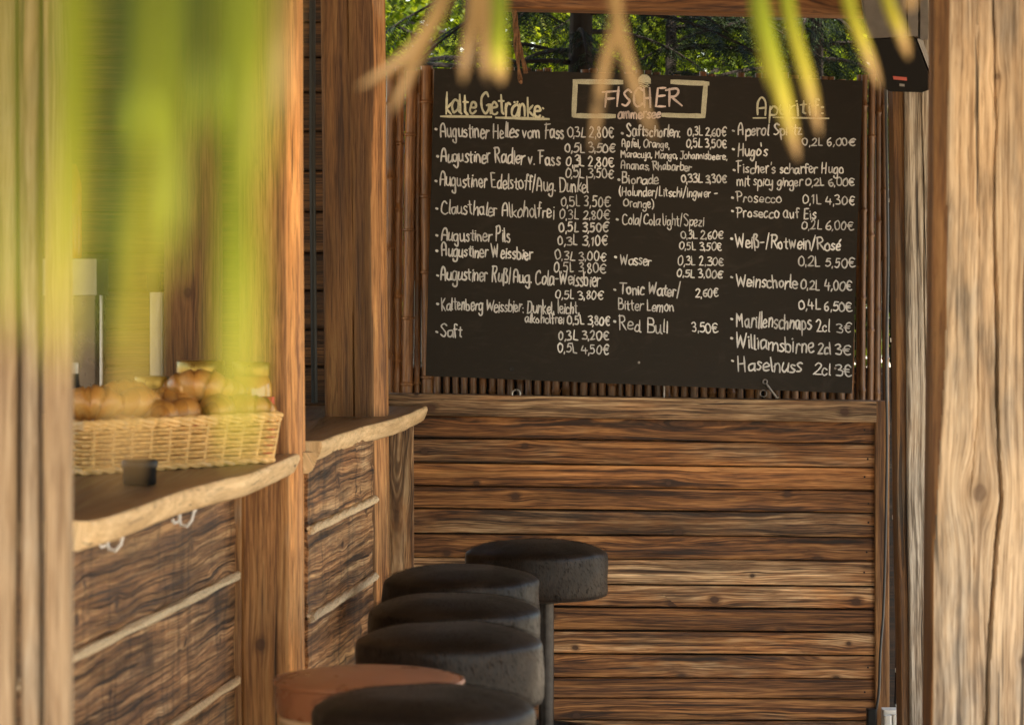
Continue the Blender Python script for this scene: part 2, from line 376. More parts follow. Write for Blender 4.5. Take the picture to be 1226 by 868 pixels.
# leaves
def leafmat(name, stops, transl=.45, rough=.5, usegr=True):
    n = NT(name); t = n.sep(n.attr('tint').outputs['Vector'])
    g = n.attr('gr').outputs['Vector']
    nf = n.noise(n.vm('MULTIPLY', g, (6, 200, 6)), 1, 3)
    f = n.m('ADD', t[0], n.m('MULTIPLY', n.m('SUBTRACT', nf, .5), .25))
    col = n.ramp(f, stops); col = n.mix(1., col, n.comb(t[1], t[1], t[1]), 'MULTIPLY')
    n.set(col=col, rough=rough, spec=.15)
    tr = n.n('ShaderNodeBsdfTranslucent'); n.put(tr.inputs[0], n.mix(1., col, (1.25, 1.25, .8), 'MULTIPLY'))
    ms = n.n('ShaderNodeMixShader'); ms.inputs[0].default_value = transl
    n.t.links.new(n.b.outputs[0], ms.inputs[1]); n.t.links.new(tr.outputs[0], ms.inputs[2]); n.t.links.new(ms.outputs[0], n.out.inputs[0])
    return n.mat
M_palm = leafmat('palm_leaf', [(.0, (.045, .066, .007)), (.35, (.125, .140, .007)), (.55, (.21, .17, .016)), (.70, (.18, .105, .034)), (1., (.115, .066, .024))], .4)
M_leaf = leafmat('broad_leaf', [(.0, (.022, .042, .002)), (.5, (.08, .12, .004)), (1., (.24, .27, .008))], .5)
M_needle = leafmat('conifer_needle', [(.0, (.006, .012, .004)), (.5, (.012, .022, .008)), (1., (.035, .05, .018))], .2)
M_bark = plain('dark_bark', (.012, .008, .005), .9, 0, .5, 60, 1.)
M_thatch = plain('roof_thatch', (.16, .10, .05), .95, 0, .4, 40, .8)
n = NT('paving'); g = n.attr('gr').outputs['Vector']
br = n.n('ShaderNodeTexBrick'); n.put(br.inputs['Vector'], g); br.inputs['Scale'].default_value = 2.2
n.put(br.inputs['Color1'], (.52, .44, .33, 1)); n.put(br.inputs['Color2'], (.46, .39, .29, 1)); n.put(br.inputs['Mortar'], (.30, .25, .18, 1))
n.set(col=n.mix(n.mr(n.noise(g, 5, 5, .7), .3, .7, 0, .4), br.outputs[0], (.42, .33, .22)), rough=.85); M_ground = n.mat

# ------------------------------------------------------------------ setting
b = MB(); b.add([(-60, -60, 0), (60, -60, 0), (60, 60, 0), (-60, 60, 0)], [(0, 1, 2, 3)])
g_ = b.build('ground', M_ground, smooth=False); g_['kind'] = 'structure'
# thatched roof: unseen above the frame, eaves lowered to cut front and right light
b = MB(); td = lambda u, v, w_: (0, .02 * nz(u * 5, v * 5, w_))
b.block((-4.2, 7.9, 2.86), (1, 0, 0), (0, 1, 0), (0, 0, 1), 5.9, 5.0, .16, .05, 30, 30, 2, td)
def slope(a, c_, along, L):         # sloping thatch from the eave a up to c_
    a, c_ = Vector(a), Vector(c_); V = (c_ - a).normalized(); U = Vector(along); N = U.cross(V)
    b.block((a + c_) / 2 - U * L / 2, U, V, N, L, (c_ - a).length, .14, .05, 30, 16, 2, td)
slope((-1.1, 2.62, 2.13), (-1.1, 5.6, 2.88), (1, 0, 0), 6.3)
slope((2.12, 6.3, 2.14), (1.5, 6.3, 2.90), (0, 1, 0), 8.2)
r_ = b.build('roof', M_thatch); r_['kind'] = 'structure'

# ------------------------------------------------------------------ wall of planks behind the stools
WY = 9.5
wall = thing('plank_wall', (0.25, WY, 0), 'back wall of weathered horizontal planks below the chalkboard', 'wall')
rightY = [504.7, 531, 560, 587, 614, 643, 671, 701, 729, 756, 784, 812, 836, 862, 890, 918, 942]
leftY = [497, 523, 554, 580.5, 607.6, 638, 667, 696, 724.5, 752.5, 781, 809, 834, 860, 889, 917, 941]
tints = [(.15, .62), (.40, .90), (.0, 1.10), (.05, .72), (.48, .72), (.15, .66), (.62, 1.22), (.48, 1.20), (.08, .64), (.42, 1.12), (.32, .92), (.1, .72), (.15, .82), (.5, .9), (.4, .8), (.4, .8)]
def wobble(a1, a2, fu, sd_):
    def d(u, v, w_):
        return (a1 * nz(u * fu, v * 3 + sd_, sd_), a2 * nz(u * fu * 1.5, v * 30, sd_ + 9) + a2 * .6 * nz(u * 7, v * 60, w_ * 20 + sd_))
    return d
b = MB()
for i in range(len(rightY) - 1):
    gap = rng.choice([.9, 1.2, 1.6, 1.9])
    if i in (7, 9): gap = 2.6
    pl = P(480, (leftY[i] + leftY[i + 1]) / 2, WY); pr = P(1046.5, (rightY[i] + rightY[i + 1]) / 2, WY)
    U = (pr - pl); L = U.length; U.normalize(); wd = ((rightY[i + 1] - rightY[i]) - gap) / F * WY
    N = Vector((0, -1, 0)); V = N.cross(U) * -1
    yo = rng.uniform(-.003, .003)
    b.block(pl + Vector((0, yo, 0)), U, V, N, L, wd, .026, .0032, 70, 5, 2, wobble(.0014, .0016, 3., i * 3.7), (*tints[i], rng.random()),
            (rng.uniform(0, 50), (rng.choice([-1, 1]) * rng.uniform(.06, .14)) if i % 5 else .035, rng.choice([.04, .06, .09])))
b.build('planks', W_wall, wall)
for i in range(13):
    for npx in ((1037, 655) if i > 6 else (1037,)):
        t_ = (npx - 480) / 566.5; yy = (leftY[i] + (rightY[i] - leftY[i]) * t_ + leftY[i + 1] + (rightY[i + 1] - leftY[i + 1]) * t_) / 2 + rng.uniform(-5, 5); cc = P(npx + rng.uniform(-3, 3), yy, WY - .0135)
        b = MB(); b2 = MB(); b2.lathe((0, 0, 0), [(.0001, 0), (.0032, 0), (.0030, .0015), (.0001, .002)], 10); b.add([(cc.x + x, cc.y - z, cc.z + y) for x, y, z in b2.v], b2.f); b.build('nail', M_nail, wall)
b = MB()   # dark boarding behind the planks
b.block(P(470, 720, WY + .06), (1, 0, 0), (0, 0, 1), (0, -1, 0), 1.52, 1.2, .02, .003, 8, 4, 2, None, (.2, .2, 0))
b.build('backing', W_dark, wall)
b = MB(); b.block((X(462, 9.7), 9.7, Z(700, 9.7)), (1, 0, 0), (0, 0, 1), (0, -1, 0), 1.60, 520 / F * 9.7, .02, .003, 8, 4, 2, None, (.2, .25, 0)); b.build('backing', W_dark, wall)  # added dark board so the gaps between the canes look shaded
b = MB()   # ledge on top
pl = P(464, 483.5, WY - .02); pr = P(1047, 492.5, WY - .02); U = pr - pl; L = U.length
b.block(pl, U, (0, 0, 1), (0, -1, 0), L, 25.5 / F * WY, .10, .004, 90, 6, 3, wobble(.0012, .0018, 3, 77), (.72, .92, .3), (12.2, .10, .05))
b.build('ledge', W_wall, wall)
b = MB()
b.block(P(1055.5, 960, WY - .005), P(1055, 480, WY) - P(1055.5, 960, WY), (1, 0, 0), (0, -1, 0), 480 / F * WY, 17 / F * WY, .05, .004, 60, 4, 2, wobble(.001, .001, 2, 5), (.05, .62, .3))
b.build('end_board', W_post, wall)
b = MB()
b.block(P(481, 950, WY - .035), (0, 0, 1), (1, 0, 0), (0, -1, 0), (950 - 512) / F * WY, 28.5 / F * WY, .03, .003, 60, 5, 2, wobble(.001, .0015, 2, 15), (.6, .95, .3), (7.7, .01, .04))
b.build('corner_board', W_wall, wall)
# eye ring and a bolt on the ledge
b = MB(); cc = P(618, 471.5, WY - .05)
b.tube([cc + Vector((.0125 * math.cos(a), 0, .0125 * math.sin(a))) for a in [2 * math.pi * k / 20 for k in range(20)]], .0027, 8, True)
b.tube([cc + Vector((0, 0, -.0125)), cc + Vector((0, 0, -.03))], .003, 8)
b.build('eye_ring', M_steel, wall)
b = MB(); cc = P(795, 470, WY - .05); b.tube([cc + Vector((0, 0, -.03)), cc + Vector((0, 0, .02))], .0035, 8); b.build('bolt', M_iron, wall)

# ------------------------------------------------------------------ bamboo screen
bs = thing('bamboo_screen', (0.3, 9.63, 1.1), 'screen of upright brown bamboo canes behind the chalkboard', 'bamboo screen')
px = 466.0; k = 0
lefts = [(466, 11, 2.0, 3), (476.5, 12, 2.5, 3), (489, 13.5, 2.8, 5), (500, 8, 1.8, 2), (511.5, 14.5, 2.6, -1)]
canes = list(lefts); px = 523
while px < 1030: wd = rng.uniform(8.2, 10.6); canes.append((px, wd, rng.uniform(1.0, 2.0), rng.uniform(-2, 2))); px += 11
canes += [(1033, 8, .8, 2), (1042.5, 8.5, .9, 2.5), (1051, 9, .8, 2), (1060, 8, .7, -2)]
for (px, wd, tn, lean) in canes:
    d = 9.63 + rng.uniform(-.008, .012)
    top = 82 + (px - 466) * .021 + rng.uniform(-5, 4); bot = 520
    p0 = P(px - lean * .5, bot, d); p1 = P(px + lean * .8, top, d); L = (p1 - p0).length
    pts, rad = [], []; r0 = wd / 2 / F * d; nxt = rng.uniform(.05, .3); nodes = []
    while nxt < L: nodes.append(nxt); nxt += rng.uniform(.2, .34)
    us = sorted(set([0, L] + [L * j / 30 for j in range(1, 30)] + [q + e for q in nodes for e in (-.006, -.002, .002, .006)]))
    us = [u for u in us if 0 <= u <= L]
    for u in us:
        q = p0.lerp(p1, u / L); q.x += .004 * nz(u * 2, px); q.y += .003 * nz(u * 2, px, 9)
        bulge = 1 + .22 * sum(1 for nn in nodes if abs(u - nn) < .003); pts.append(q); rad.append(r0 * bulge * (1 + .03 * nz(u * 5, px)))
    b = MB(); b.tube(pts, rad, 12, tint=(rng.random(), tn, rng.random()))
    o = rng.uniform(0, 9); b.gr = [(g[0] + o, g[1] + o, g[2]) for g in b.gr]
    b.build('cane', M_bamboo, bs)
for zz in (Z(120, 9.66), Z(440, 9.66)):
    b = MB(); b.tube([(X(462, 9.66), 9.66, zz), (X(1064, 9.66), 9.66, zz - .02)], .004, 6); b.build('tie_wire', M_iron, bs)

# ------------------------------------------------------------------ chalkboard and its handwriting
BY = 9.42
board = thing('menu_board', P(770, 275, BY), 'black chalkboard drinks menu with handwritten white prices', 'menu board')
c4 = [P(520, 82, BY), P(1033, 97, BY), P(1020, 471, BY), P(509.5, 450, BY)]      # tl tr br bl
b = MB(); fr_, bk = [], []
NXB, NZB = 30, 22
vs_ = []
for side, yo in ((0, 0), (1, .016)):
    for j in range(NZB + 1):
        for i in range(NXB + 1):
            s_, t_ = i / NXB, j / NZB
            q = c4[0].lerp(c4[1], s_).lerp(c4[3].lerp(c4[2], s_), t_); q.y += yo
            vs_.append(q)
nn = (NXB + 1) * (NZB + 1); fs = []
for j in range(NZB):
    for i in range(NXB):
        a = j * (NXB + 1) + i; fs.append((a, a + NXB + 1, a + NXB + 2, a + 1)); fs.append(tuple(x + nn for x in (a, a + 1, a + NXB + 2, a + NXB + 1)))
rim = [i for i in range(NXB)] + [NXB + j * (NXB + 1) for j in range(NZB)] + [nn - 1 - i for i in range(NXB)] + [nn - NXB - 1 - j * (NXB + 1) for j in range(NZB)]
for a, c in zip(rim, rim[1:] + rim[:1]): fs.append((a, c, c + nn, a + nn))
b.add(vs_, fs); b.build('panel', M_board, board, angle=30)

GL = {
'a': (46, ["38,44 24,50 7,36 8,6 22,1 36,20 39,47", "L39,47 39,6 45,0"]), 'b': (44, ["L7,100 7,2", "7,34 20,50 37,40 37,10 22,0 7,6"]),
'c': (40, ["36,42 22,50 7,34 8,8 22,0 37,8"]), 'd': (46, ["36,40 22,50 7,34 8,6 22,0 37,16", "L38,98 38,4 44,0"]),
'e': (42, ["8,24 36,30 32,46 18,50 7,34 9,8 24,0 38,10"]), 'f': (34, ["34,92 24,100 16,86 16,0", "L3,50 30,52"]),
'g': (46, ["38,44 24,50 7,36 8,8 22,3 36,20 39,47", "39,47 39,-20 28,-42 10,-34 8,-22"]), 'h': (44, ["L7,100 7,0", "7,30 22,50 35,38 36,0"]),
'i': (18, ["L9,50 9,0", "L9,68 10,71"]), 'j': (22, ["14,50 14,-24 6,-40 -4,-32", "L14,68 15,71"]), 'k': (40, ["L7,100 7,0", "L34,50 9,22 36,0"]),
'l': (18, ["L9,100 9,4 14,0"]), 'm': (64, ["L7,50 7,0", "7,32 20,50 30,38 31,0", "31,32 44,50 56,38 57,0"]), 'n': (44, ["L7,50 7,0", "7,30 22,50 35,38 36,0"]),
'o': (44, ["24,50 8,36 8,10 22,0 36,10 38,34 24,50"]), 'p': (44, ["L7,50 7,-42", "7,34 20,50 37,40 37,10 22,0 7,8"]),
'r': (34, ["L7,50 7,0", "7,30 18,48 32,46"]), 's': (38, ["34,44 20,50 9,38 20,27 32,15 22,1 5,6"]), 't': (34, ["L17,84 17,8 26,0", "L3,52 31,54"]),
'u': (44, ["7,50 7,12 18,0 32,10 36,24", "L37,50 37,6 42,0"]), 'v': (40, ["L5,50 20,0 36,50"]), 'w': (60, ["L5,50 17,0 30,44 42,0 55,50"]),
'y': (42, ["7,50 8,20 20,12 34,24", "38,50 36,-16 24,-42 6,-32"]), 'z': (40, ["L6,48 35,48 6,2 37,2"]),
'ß': (46, ["7,-20 7,80 20,100 34,86 22,58 38,36 34,6 18,2"]),
'A': (54, ["6,0 10,70 26,100 42,74 46,0", "L8,40 46,42"]), 'B': (54, ["L8,100 8,0", "8,98 36,96 36,62 10,54", "10,54 44,48 44,8 8,2"]),
'C': (54, ["48,84 32,100 10,76 8,24 26,0 50,14"]), 'D': (58, ["L8,100 8,0", "2,98 36,94 52,56 40,10 4,0"]), 'E': (50, ["L44,98 10,98 10,0 46,2", "L10,52 40,54"]),
'F': (50, ["L16,98 14,0", "L2,96 50,101", "L14,54 38,56"]), 'G': (60, ["48,84 32,100 10,76 8,24 26,2 48,20 48,42", "L32,42 52,42 52,0"]),
'H': (56, ["L8,100 8,0", "L46,100 46,0", "L8,48 46,50"]), 'I': (20, ["L10,100 10,0"]), 'J': (44, ["L8,96 42,98", "34,98 34,16 22,-10 6,0"]),
'K': (52, ["L8,100 8,0", "L44,98 10,46 48,0"]), 'L': (44, ["L10,100 10,3 40,3"]), 'M': (66, ["L8,0 10,98 30,40 50,98 56,0"]),
'O': (62, ["30,100 8,70 10,20 30,0 52,22 52,76 30,100"]), 'P': (50, ["L10,100 10,0", "2,94 34,100 46,74 30,50 10,48"]),
'R': (54, ["L10,100 10,0", "2,94 34,100 44,76 30,54 12,50", "L22,52 50,0"]), 'S': (52, ["46,86 28,100 10,80 26,54 42,28 28,2 6,12"]),
'T': (52, ["L26,98 26,0", "L2,96 52,100"]), 'W': (74, ["L6,98 20,2 36,80 52,2 68,98"]),
'0': (50, ["26,100 8,72 8,22 24,0 42,24 42,76 26,100"]), '1': (30, ["L6,72 18,98 18,0"]), '2': (48, ["8,80 24,100 40,80 28,40 6,2", "L6,2 44,4"]),
'3': (46, ["6,90 26,100 38,80 20,54", "20,54 42,40 36,6 6,6"]), '4': (52, ["L18,98 6,38 48,38", "L36,70 36,0"]), '5': (48, ["L42,98 14,98 10,56", "10,56 34,62 42,30 28,2 6,8"]),
'6': (46, ["36,98 12,66 8,20 24,0 40,20 32,46 10,36"]), '8': (46, ["36,86 22,100 10,80 24,54 40,24 24,0 8,22 24,54 36,86"]),
',': (18, ["L10,8 6,-16"]), '.': (16, ["L8,5 9,1"]), ':': (20, ["L9,46 10,42", "L9,6 10,2"]), '/': (36, ["L32,108 4,-14"]), '-': (36, ["L6,38 30,40"]),
'(': (26, ["22,108 8,70 8,20 20,-14"]), ')': (26, ["6,108 20,70 20,20 8,-14"]), '€': (56, ["50,84 32,98 14,76 14,24 30,2 50,14", "L2,58 40,60", "L2,42 38,42"]),
"'": (16, ["L8,102 6,80"]), ' ': (26, []), '•': (16, ["L8,44 9,40"])}
GL['ä'] = (46, GL['a'][1] + ["L16,66 17,69", "L32,66 33,69"]); GL['é'] = (42, GL['e'][1] + ["L22,64 34,84"])
def smooth_pts(p, n=5):
    out = []
    for i in range(len(p) - 1):
        p0 = p[max(0, i - 1)]; p1 = p[i]; p2 = p[i + 1]; p3 = p[min(len(p) - 1, i + 2)]
        for k in range(n):
            t = k / n
            out.append(tuple(.5 * ((2 * b1) + (-a + c_) * t + (2 * a - 5 * b1 + 4 * c_ - d_) * t * t + (-a + 3 * b1 - 3 * c_ + d_) * t ** 3) for a, b1, c_, d_ in zip(p0, p1, p2, p3)))
    out.append(p[-1]); return out
zstep = [0]
def ribbon(mb, pts, hw):
    "pts in photo pixels -> chalk ridge on the board front"
    q = [P(x, y, BY) for x, y in pts]
    zstep[0] += 1; base = .0004 + (zstep[0] % 40) * .000012
    n_ = len(q); vs_, fs = [], []; H = hw / F * BY
    ext = H * .7
    if n_ >= 2:
        q[0] = q[0] + (q[0] - q[1]).normalized() * ext; q[-1] = q[-1] + (q[-1] - q[-2]).normalized() * ext
    for i, p in enumerate(q):
        a = q[max(0, i - 1)]; c_ = q[min(n_ - 1, i + 1)]; t = c_ - a
        t = t.normalized() if t.length > 1e-9 else Vector((1, 0, 0))
        nv_ = Vector((-t.z, 0, t.x)); hh = H * (1 + .38 * nz(p.x * 60, p.z * 60, zstep[0])) * (.62 if i in (0, n_ - 1) else 1)
        o = base + i * 2e-6
        vs_ += [p + nv_ * hh + Vector((0, -o, 0)), p + nv_ * hh * .55 + Vector((0, -o - .0003, 0)), p - nv_ * hh * .55 + Vector((0, -o - .0003, 0)), p - nv_ * hh + Vector((0, -o, 0))]
        if i:
            m_ = (i - 1) * 4
            for k in range(3): fs.append((m_ + k, m_ + k + 1, m_ + 5 + k, m_ + 4 + k))
    mb.add(vs_, fs, None, (0, bright[0], 0))
bright = [1.]
hand = random.Random(5)
def write(mb, text, x0, y0, x1, y1, cap, hw=1.05, bold=1.):
    adv = sum(GL[ch][0] for ch in text); sx = (x1 - x0) / adv; x = x0; line_b = hand.uniform(.78, 1.0)
    for ch in text:
        bright[0] = line_b * hand.uniform(.72, 1.08); wdt, st = GL[ch]; dy = hand.uniform(-.06, .06) * cap; sl = hand.uniform(-.08, .10); sc = hand.uniform(.86, 1.10)
        sxx = sx * hand.uniform(.86, 1.06)
        for s_ in st:
            lin = s_[0] == 'L'; pp = [tuple(float(v) for v in q.split(',')) for q in s_.lstrip('L').split()]
            pp = [(a + hand.uniform(-3.2, 3.2), c_ + hand.uniform(-3.5, 3.5)) for a, c_ in pp]
            if ch.islower(): pp = [(a, c_ * 1.16 if 0 < c_ <= 50 else (c_ if c_ <= 0 else 58 + (c_ - 50) * .84)) for a, c_ in pp]
            if lin:
                o = []
                for (a, c_), (e, f) in zip(pp, pp[1:]):
                    o += [(a + (e - a) * k / 3, c_ + (f - c_) * k / 3) for k in range(3)]
                pp = o + [pp[-1]]
            else: pp = smooth_pts(pp)
            out = []
            for a, c_ in pp:
                xx = x + a * sxx + c_ / 100 * cap * sl; yb = y0 + (y1 - y0) * (xx - x0) / max(1, x1 - x0)
                out.append((xx, yb + dy - c_ / 100 * cap * sc))
            ribbon(mb, out, hw * bold)
        x += wdt * sx
def bullets(mb, lst):
    for (x, y) in lst: ribbon(mb, [(x - .7, y - .3), (x, y), (x + .7, y + .3)], 1.5)

b = MB(); write(b, "kalte Getränke:", 532, 136, 652, 140.5, 25, 1.35)
ribbon(b, [(528 + i * 10, 139.7 + .1 * i) for i in range(7)], 1.5); ribbon(b, [(594 + i * 10.5, 141.2 + .3 * i) for i in range(7)], 1.6)
b.build('heading', M_cream, board)
b = MB(); write(b, "Aperitif:", 905, 139, 987, 137, 21, 1.2)
ribbon(b, [(902, 141.7), (909, 141.6), (917, 141.6)], 1.1); ribbon(b, [(926 + i * 11, 140.9 + .2 * i) for i in range(7)], 1.1)
b.build('heading', M_cream, board)
LEFT = [("Augustiner Helles vom Fass", 527, 164.5, 676, 166, 17), ("0,3L 2,80€", 679, 164, 736, 166, 14), ("0,5L 3,50€", 676, 182.5, 737, 183, 13),
 ("Augustiner Radler v. Fass", 527, 193, 671, 198, 17), ("0,3L 2,80€", 677, 198.5, 736, 200.5, 14), ("0,5L 3,50€", 676, 212, 736, 214, 13),
 ("Augustiner Edelstoff/Aug. Dunkel", 526, 222.5, 705, 231, 17), ("0,5L 3,50€", 671, 247, 731, 248, 14), ("Clausthaler Alkoholfrei", 528, 255.5, 664, 261.5, 17),
 ("0,3L 2,80€", 669, 262, 731, 263, 13), ("0,5L 3,50€", 669, 277.5, 729, 278, 13), ("Augustiner Pils", 528, 288, 612, 289.5, 16), ("0,3L 3,10€", 667, 293.5, 729, 294, 13),
 ("Augustiner Weissbier", 528, 306, 638, 311, 15), ("0,3L 3,00€", 664, 311.5, 727, 312.5, 13), ("0,5L 3,80€", 663, 325, 726, 327, 13),
 ("Augustiner Ruß/Aug. Cola-Weissbier", 527, 334.5, 719, 343.5, 17), ("0,5L 3,80€", 665, 357.5, 723, 358.5, 12),
 ("Kaltenberg Weissbier: Dunkel, leicht,", 528, 371, 694, 376, 15), ("alkoholfrei", 628, 386, 676, 387.5, 11), ("0,5L 3,80€", 679, 388.5, 731, 390, 12),
 ("Saft", 527, 402, 554, 404, 15), ("0,3L 3,20€", 668, 406.5, 730, 407.5, 13), ("0,5L 4,50€", 667, 421.5, 730, 425, 13)]
MID = [("Saftschorlen:", 750, 163, 815, 164, 14), ("0,3L 2,60€", 823, 162.5, 870, 163.5, 12), ("Apfel, Orange,", 744, 176, 802, 177.5, 10), ("0,5L 3,50€", 821, 176.5, 871, 177.5, 11),
 ("Maracuja, Mango, Johannisbeere,", 743, 188.5, 871, 191.5, 9), ("Ananas, Rhabarber", 743, 202, 828, 205, 10), ("Bionade", 744, 219.5, 789, 220.5, 12), ("0,33L 3,30€", 815, 218.5, 871, 219.5, 11),
 ("(Holunder/Litschi/Ingwer -", 741, 234.5, 859, 236.5, 11), ("Orange)", 746, 247.5, 783, 249, 10), ("Cola/Cola light/Spezi", 745, 268.5, 843, 271, 13),
 ("0,3L 2,60€", 815, 285.5, 866, 286.5, 11), ("0,5L 3,50€", 813, 298.5, 865, 300, 11), ("Wasser", 742, 316.5, 780, 318, 13), ("0,3L 2,30€", 811, 317.5, 867, 318.5, 12), ("0,5L 3,00€", 810, 331.5, 866, 333, 11),
 ("Tonic Water/", 742, 351.5, 815, 355, 14), ("2,60€", 832, 355.5, 861, 356, 12), ("Bitter Lemon", 740, 370, 807, 373.5, 13), ("Red Bull", 740, 394, 800, 399, 16), ("3,50€", 828, 397.5, 860, 399, 14)]
RIGHT = [("Aperol Spritz", 883, 162.5, 961, 162, 14), ("0,2L 6,00€", 960, 174.5, 1025, 175, 11), ("Hugo's", 883, 186.5, 919, 187, 14), ("Fischer's scharfer Hugo", 882, 207.5, 1011, 207.5, 13),
 ("mit spicy ginger", 882, 222.5, 961, 223, 12), ("0,2L 6,00€", 964, 222.5, 1024, 223, 11), ("Prosecco", 881, 242, 936, 243.5, 12), ("0,1L 4,30€", 960, 244, 1025, 246, 12),
 ("Prosecco auf Eis", 881, 260, 978, 262.5, 13), ("0,2L 6,00€", 959, 274.5, 1023, 275.5, 12), ("Weiß-/Rotwein/Rosé", 880, 296, 1007, 300, 16), ("0,2L 5,50€", 955, 318, 1025, 320.5, 13),
 ("Weinschorle", 881, 343.5, 955, 345.5, 16), ("0,2L 4,00€", 958, 346, 1021, 348.5, 13), ("0,4L 6,50€", 956, 370, 1021, 373.5, 14), ("Marillenschnaps", 881, 391.5, 972, 394.5, 18),
 ("2cl", 977, 396.5, 994, 397, 16), ("3€", 1001, 397.5, 1021, 399, 14), ("Williamsbirne", 880, 416, 976, 423.5, 19), ("2cl", 978, 423, 995, 424, 17), ("3€", 999, 424.5, 1020, 426, 14),
 ("Haselnuss", 883, 443.5, 961, 446, 19), ("2cl", 973, 448.5, 995, 449, 17), ("3€", 1000, 449.5, 1020, 451, 15)]
BUL = [[(522, 155), (524, 187.5), (522, 217), (523, 250), (523, 282), (523, 300.5), (524, 330), (524, 364), (523, 397.5)],
       [(745, 160), (741, 215.5), (739, 263), (737, 308), (736, 347), (736, 385)],
       [(878, 157), (878, 179), (879, 204), (877, 237), (877, 253), (876, 286), (876, 332), (876, 382), (876, 405), (877, 432)]]
for lines, bl in zip((LEFT, MID, RIGHT), BUL):
    for (t_, x0, y0, x1, y1, cp) in lines:
        if t_[0].isdigit(): cp *= .86
        b = MB(); write(b, t_, x0, y0, x1, y1, cp, hand.uniform(.70, .90) + .10 * (cp > 13.5) + (.18 if cp > 17 else 0))
        bullets(b, [q for q in bl if abs(q[0] + 5 - x0) < 6 and -2 < y0 - q[1] < 14 and not t_.startswith(('Bitter', 'Apfel', '(', 'mit'))]); b.build('price' if t_[0].isdigit() else 'menu_line', M_chalk, board)
b = MB()
def bar(x0, y0, x1, y1, hw):
    for o in (-.45, 0, .42): ribbon(b, [(x0 + (x1 - x0) * k / 6 , y0 + (y1 - y0) * k / 6) if abs(x1 - x0) < abs(y1 - y0) and False else (x0 + (x1 - x0) * k / 6 + (o * hw if abs(x1 - x0) < 10 else 0), y0 + (y1 - y0) * k / 6 + (o * hw if abs(x1 - x0) >= 10 else 0)) for k in range(7)], hw * .62)
bar(687, 98, 745, 99, 2.9); bar(689, 98, 687, 139, 2.9); bar(687, 139, 736, 139.5, 2.7)
bar(804, 98.5, 848, 100.5, 2.9); bar(845, 101, 842, 140, 2.9); bar(793, 138, 843, 139.5, 2.7)
for k in range(7):       # the round sun over water drawn above the name
    yy = 90.5 + k * 1.35; hx = math.sqrt(max(0, 7.2 ** 2 - (yy - 97) ** 2)); ribbon(b, [(771.5 - hx + 2 * hx * j / 5, yy) for j in range(6)], .85)
for k, (x0, x1, yy) in enumerate([(765, 779, 100.3), (766, 777, 102.6), (768, 776, 104.4)]):
    ribbon(b, [(x0 + (x1 - x0) * j / 6, yy + .5 * math.sin(j * 2 + k)) for j in range(7)], .55)
b.build('logo_frame', M_cream, board)
b = MB()
for ch, x0, x1 in (('F', 719, 739), ('I', 736.5, 742), ('S', 744, 757), ('C', 757, 769.5), ('H', 770.5, 782), ('E', 783, 797), ('R', 798, 819)):
    write(b, ch, x0, 128, x1, 127.5, 21.5, 1.35)
write(b, "ammersee", 739.5, 142, 791, 141.5, 12, 1.05)
b.build('logo_text', M_pink, board)
b = MB(); cc = P(916, 457, BY - .006)
b.tube([cc + Vector((.0065 * math.cos(a), 0, .0065 * math.sin(a))) for a in [2 * math.pi * k / 16 for k in range(16)]], .0022, 8, True)
b.tube([P(917, 459, BY - .010), P(923, 467, BY - .012), P(930, 476, BY - .005), P(932, 475, BY - .002)], .0036, 8)
b.tube([P(914 + 4 * math.cos(a), 471 + 4 * math.sin(a), BY - .004) for a in [2 * math.pi * k / 16 for k in range(16)]], .0018, 6, True)
b.build('latch_hook', M_iron, board)
b = MB(); cc = P(612.5, 442, BY)
b.lathe((0, 0, 0), [(.0001, 0), (.0065, 0), (.008, .001), (.008, .002), (.0055, .0025), (.0001, .0012)], 20)
b.v = [(cc.x + x, cc.y - z - .0004, cc.z + y) for x, y, z in b.v]; b.build('grommet', M_black, board)
for (sx_, sy_) in ((1000, 441), (765, 434)):
    b = MB(); cc = P(sx_, sy_, BY); b2 = MB(); b2.lathe((0, 0, 0), [(.0001, 0), (.004, 0), (.0038, .0012), (.0001, .0018)], 12)
    b.add([(cc.x + x, cc.y - z - .0003, cc.z + y) for x, y, z in b2.v], b2.f); b.build('screw_head', M_iron, board)

# raffia strands that hang from the beam to the nail at the board's top
b = MB()
for k in range(9):
    e = (622 + rng.uniform(-2, 2), 95) if k % 2 == 0 else (629 + rng.uniform(-2, 2), 88)
    pts = []
    for j in range(14):
        t = j / 13; xx = 616 + 2.2 * math.sin(k * 2.1 + t * 9) * (1 - t * .4) + (e[0] - 616) * t ** 1.6; yy = 8 + (e[1] - 8) * t
        pts.append(P(xx, yy, 9.36 + .012 * math.cos(k * 2.1 + t * 9)))
    b.tube(pts, [.0035 * (1 + .3 * nz(j, k)) for j in range(14)], 6)
b.tube([P(621, 93, 9.37), P(623, 97, 9.36), P(624, 100, 9.37)], [.004, .007, .004], 8)
tag(b.build('raffia_cord', M_raffia, origin=P(616, 8, 9.36)), 'twisted brown raffia cord hanging from the top beam to the chalkboard', 'cord')

# ------------------------------------------------------------------ top beam
b = MB(); pl = P(603, -22, 9.34); pr = P(1120, -11.5, 9.34)
b.block(pl, pr - pl, (0, 0, 1), (0, -1, 0), (pr - pl).length, 70 / F * 9.34, .14, .012, 60, 6, 4, wobble(.003, .002, 2, 44), (.05, .9, .3), (3, .02, .06))
tag(b.build('top_beam', W_beam, origin=pl), 'brown horizontal timber beam above the chalkboard', 'beam')

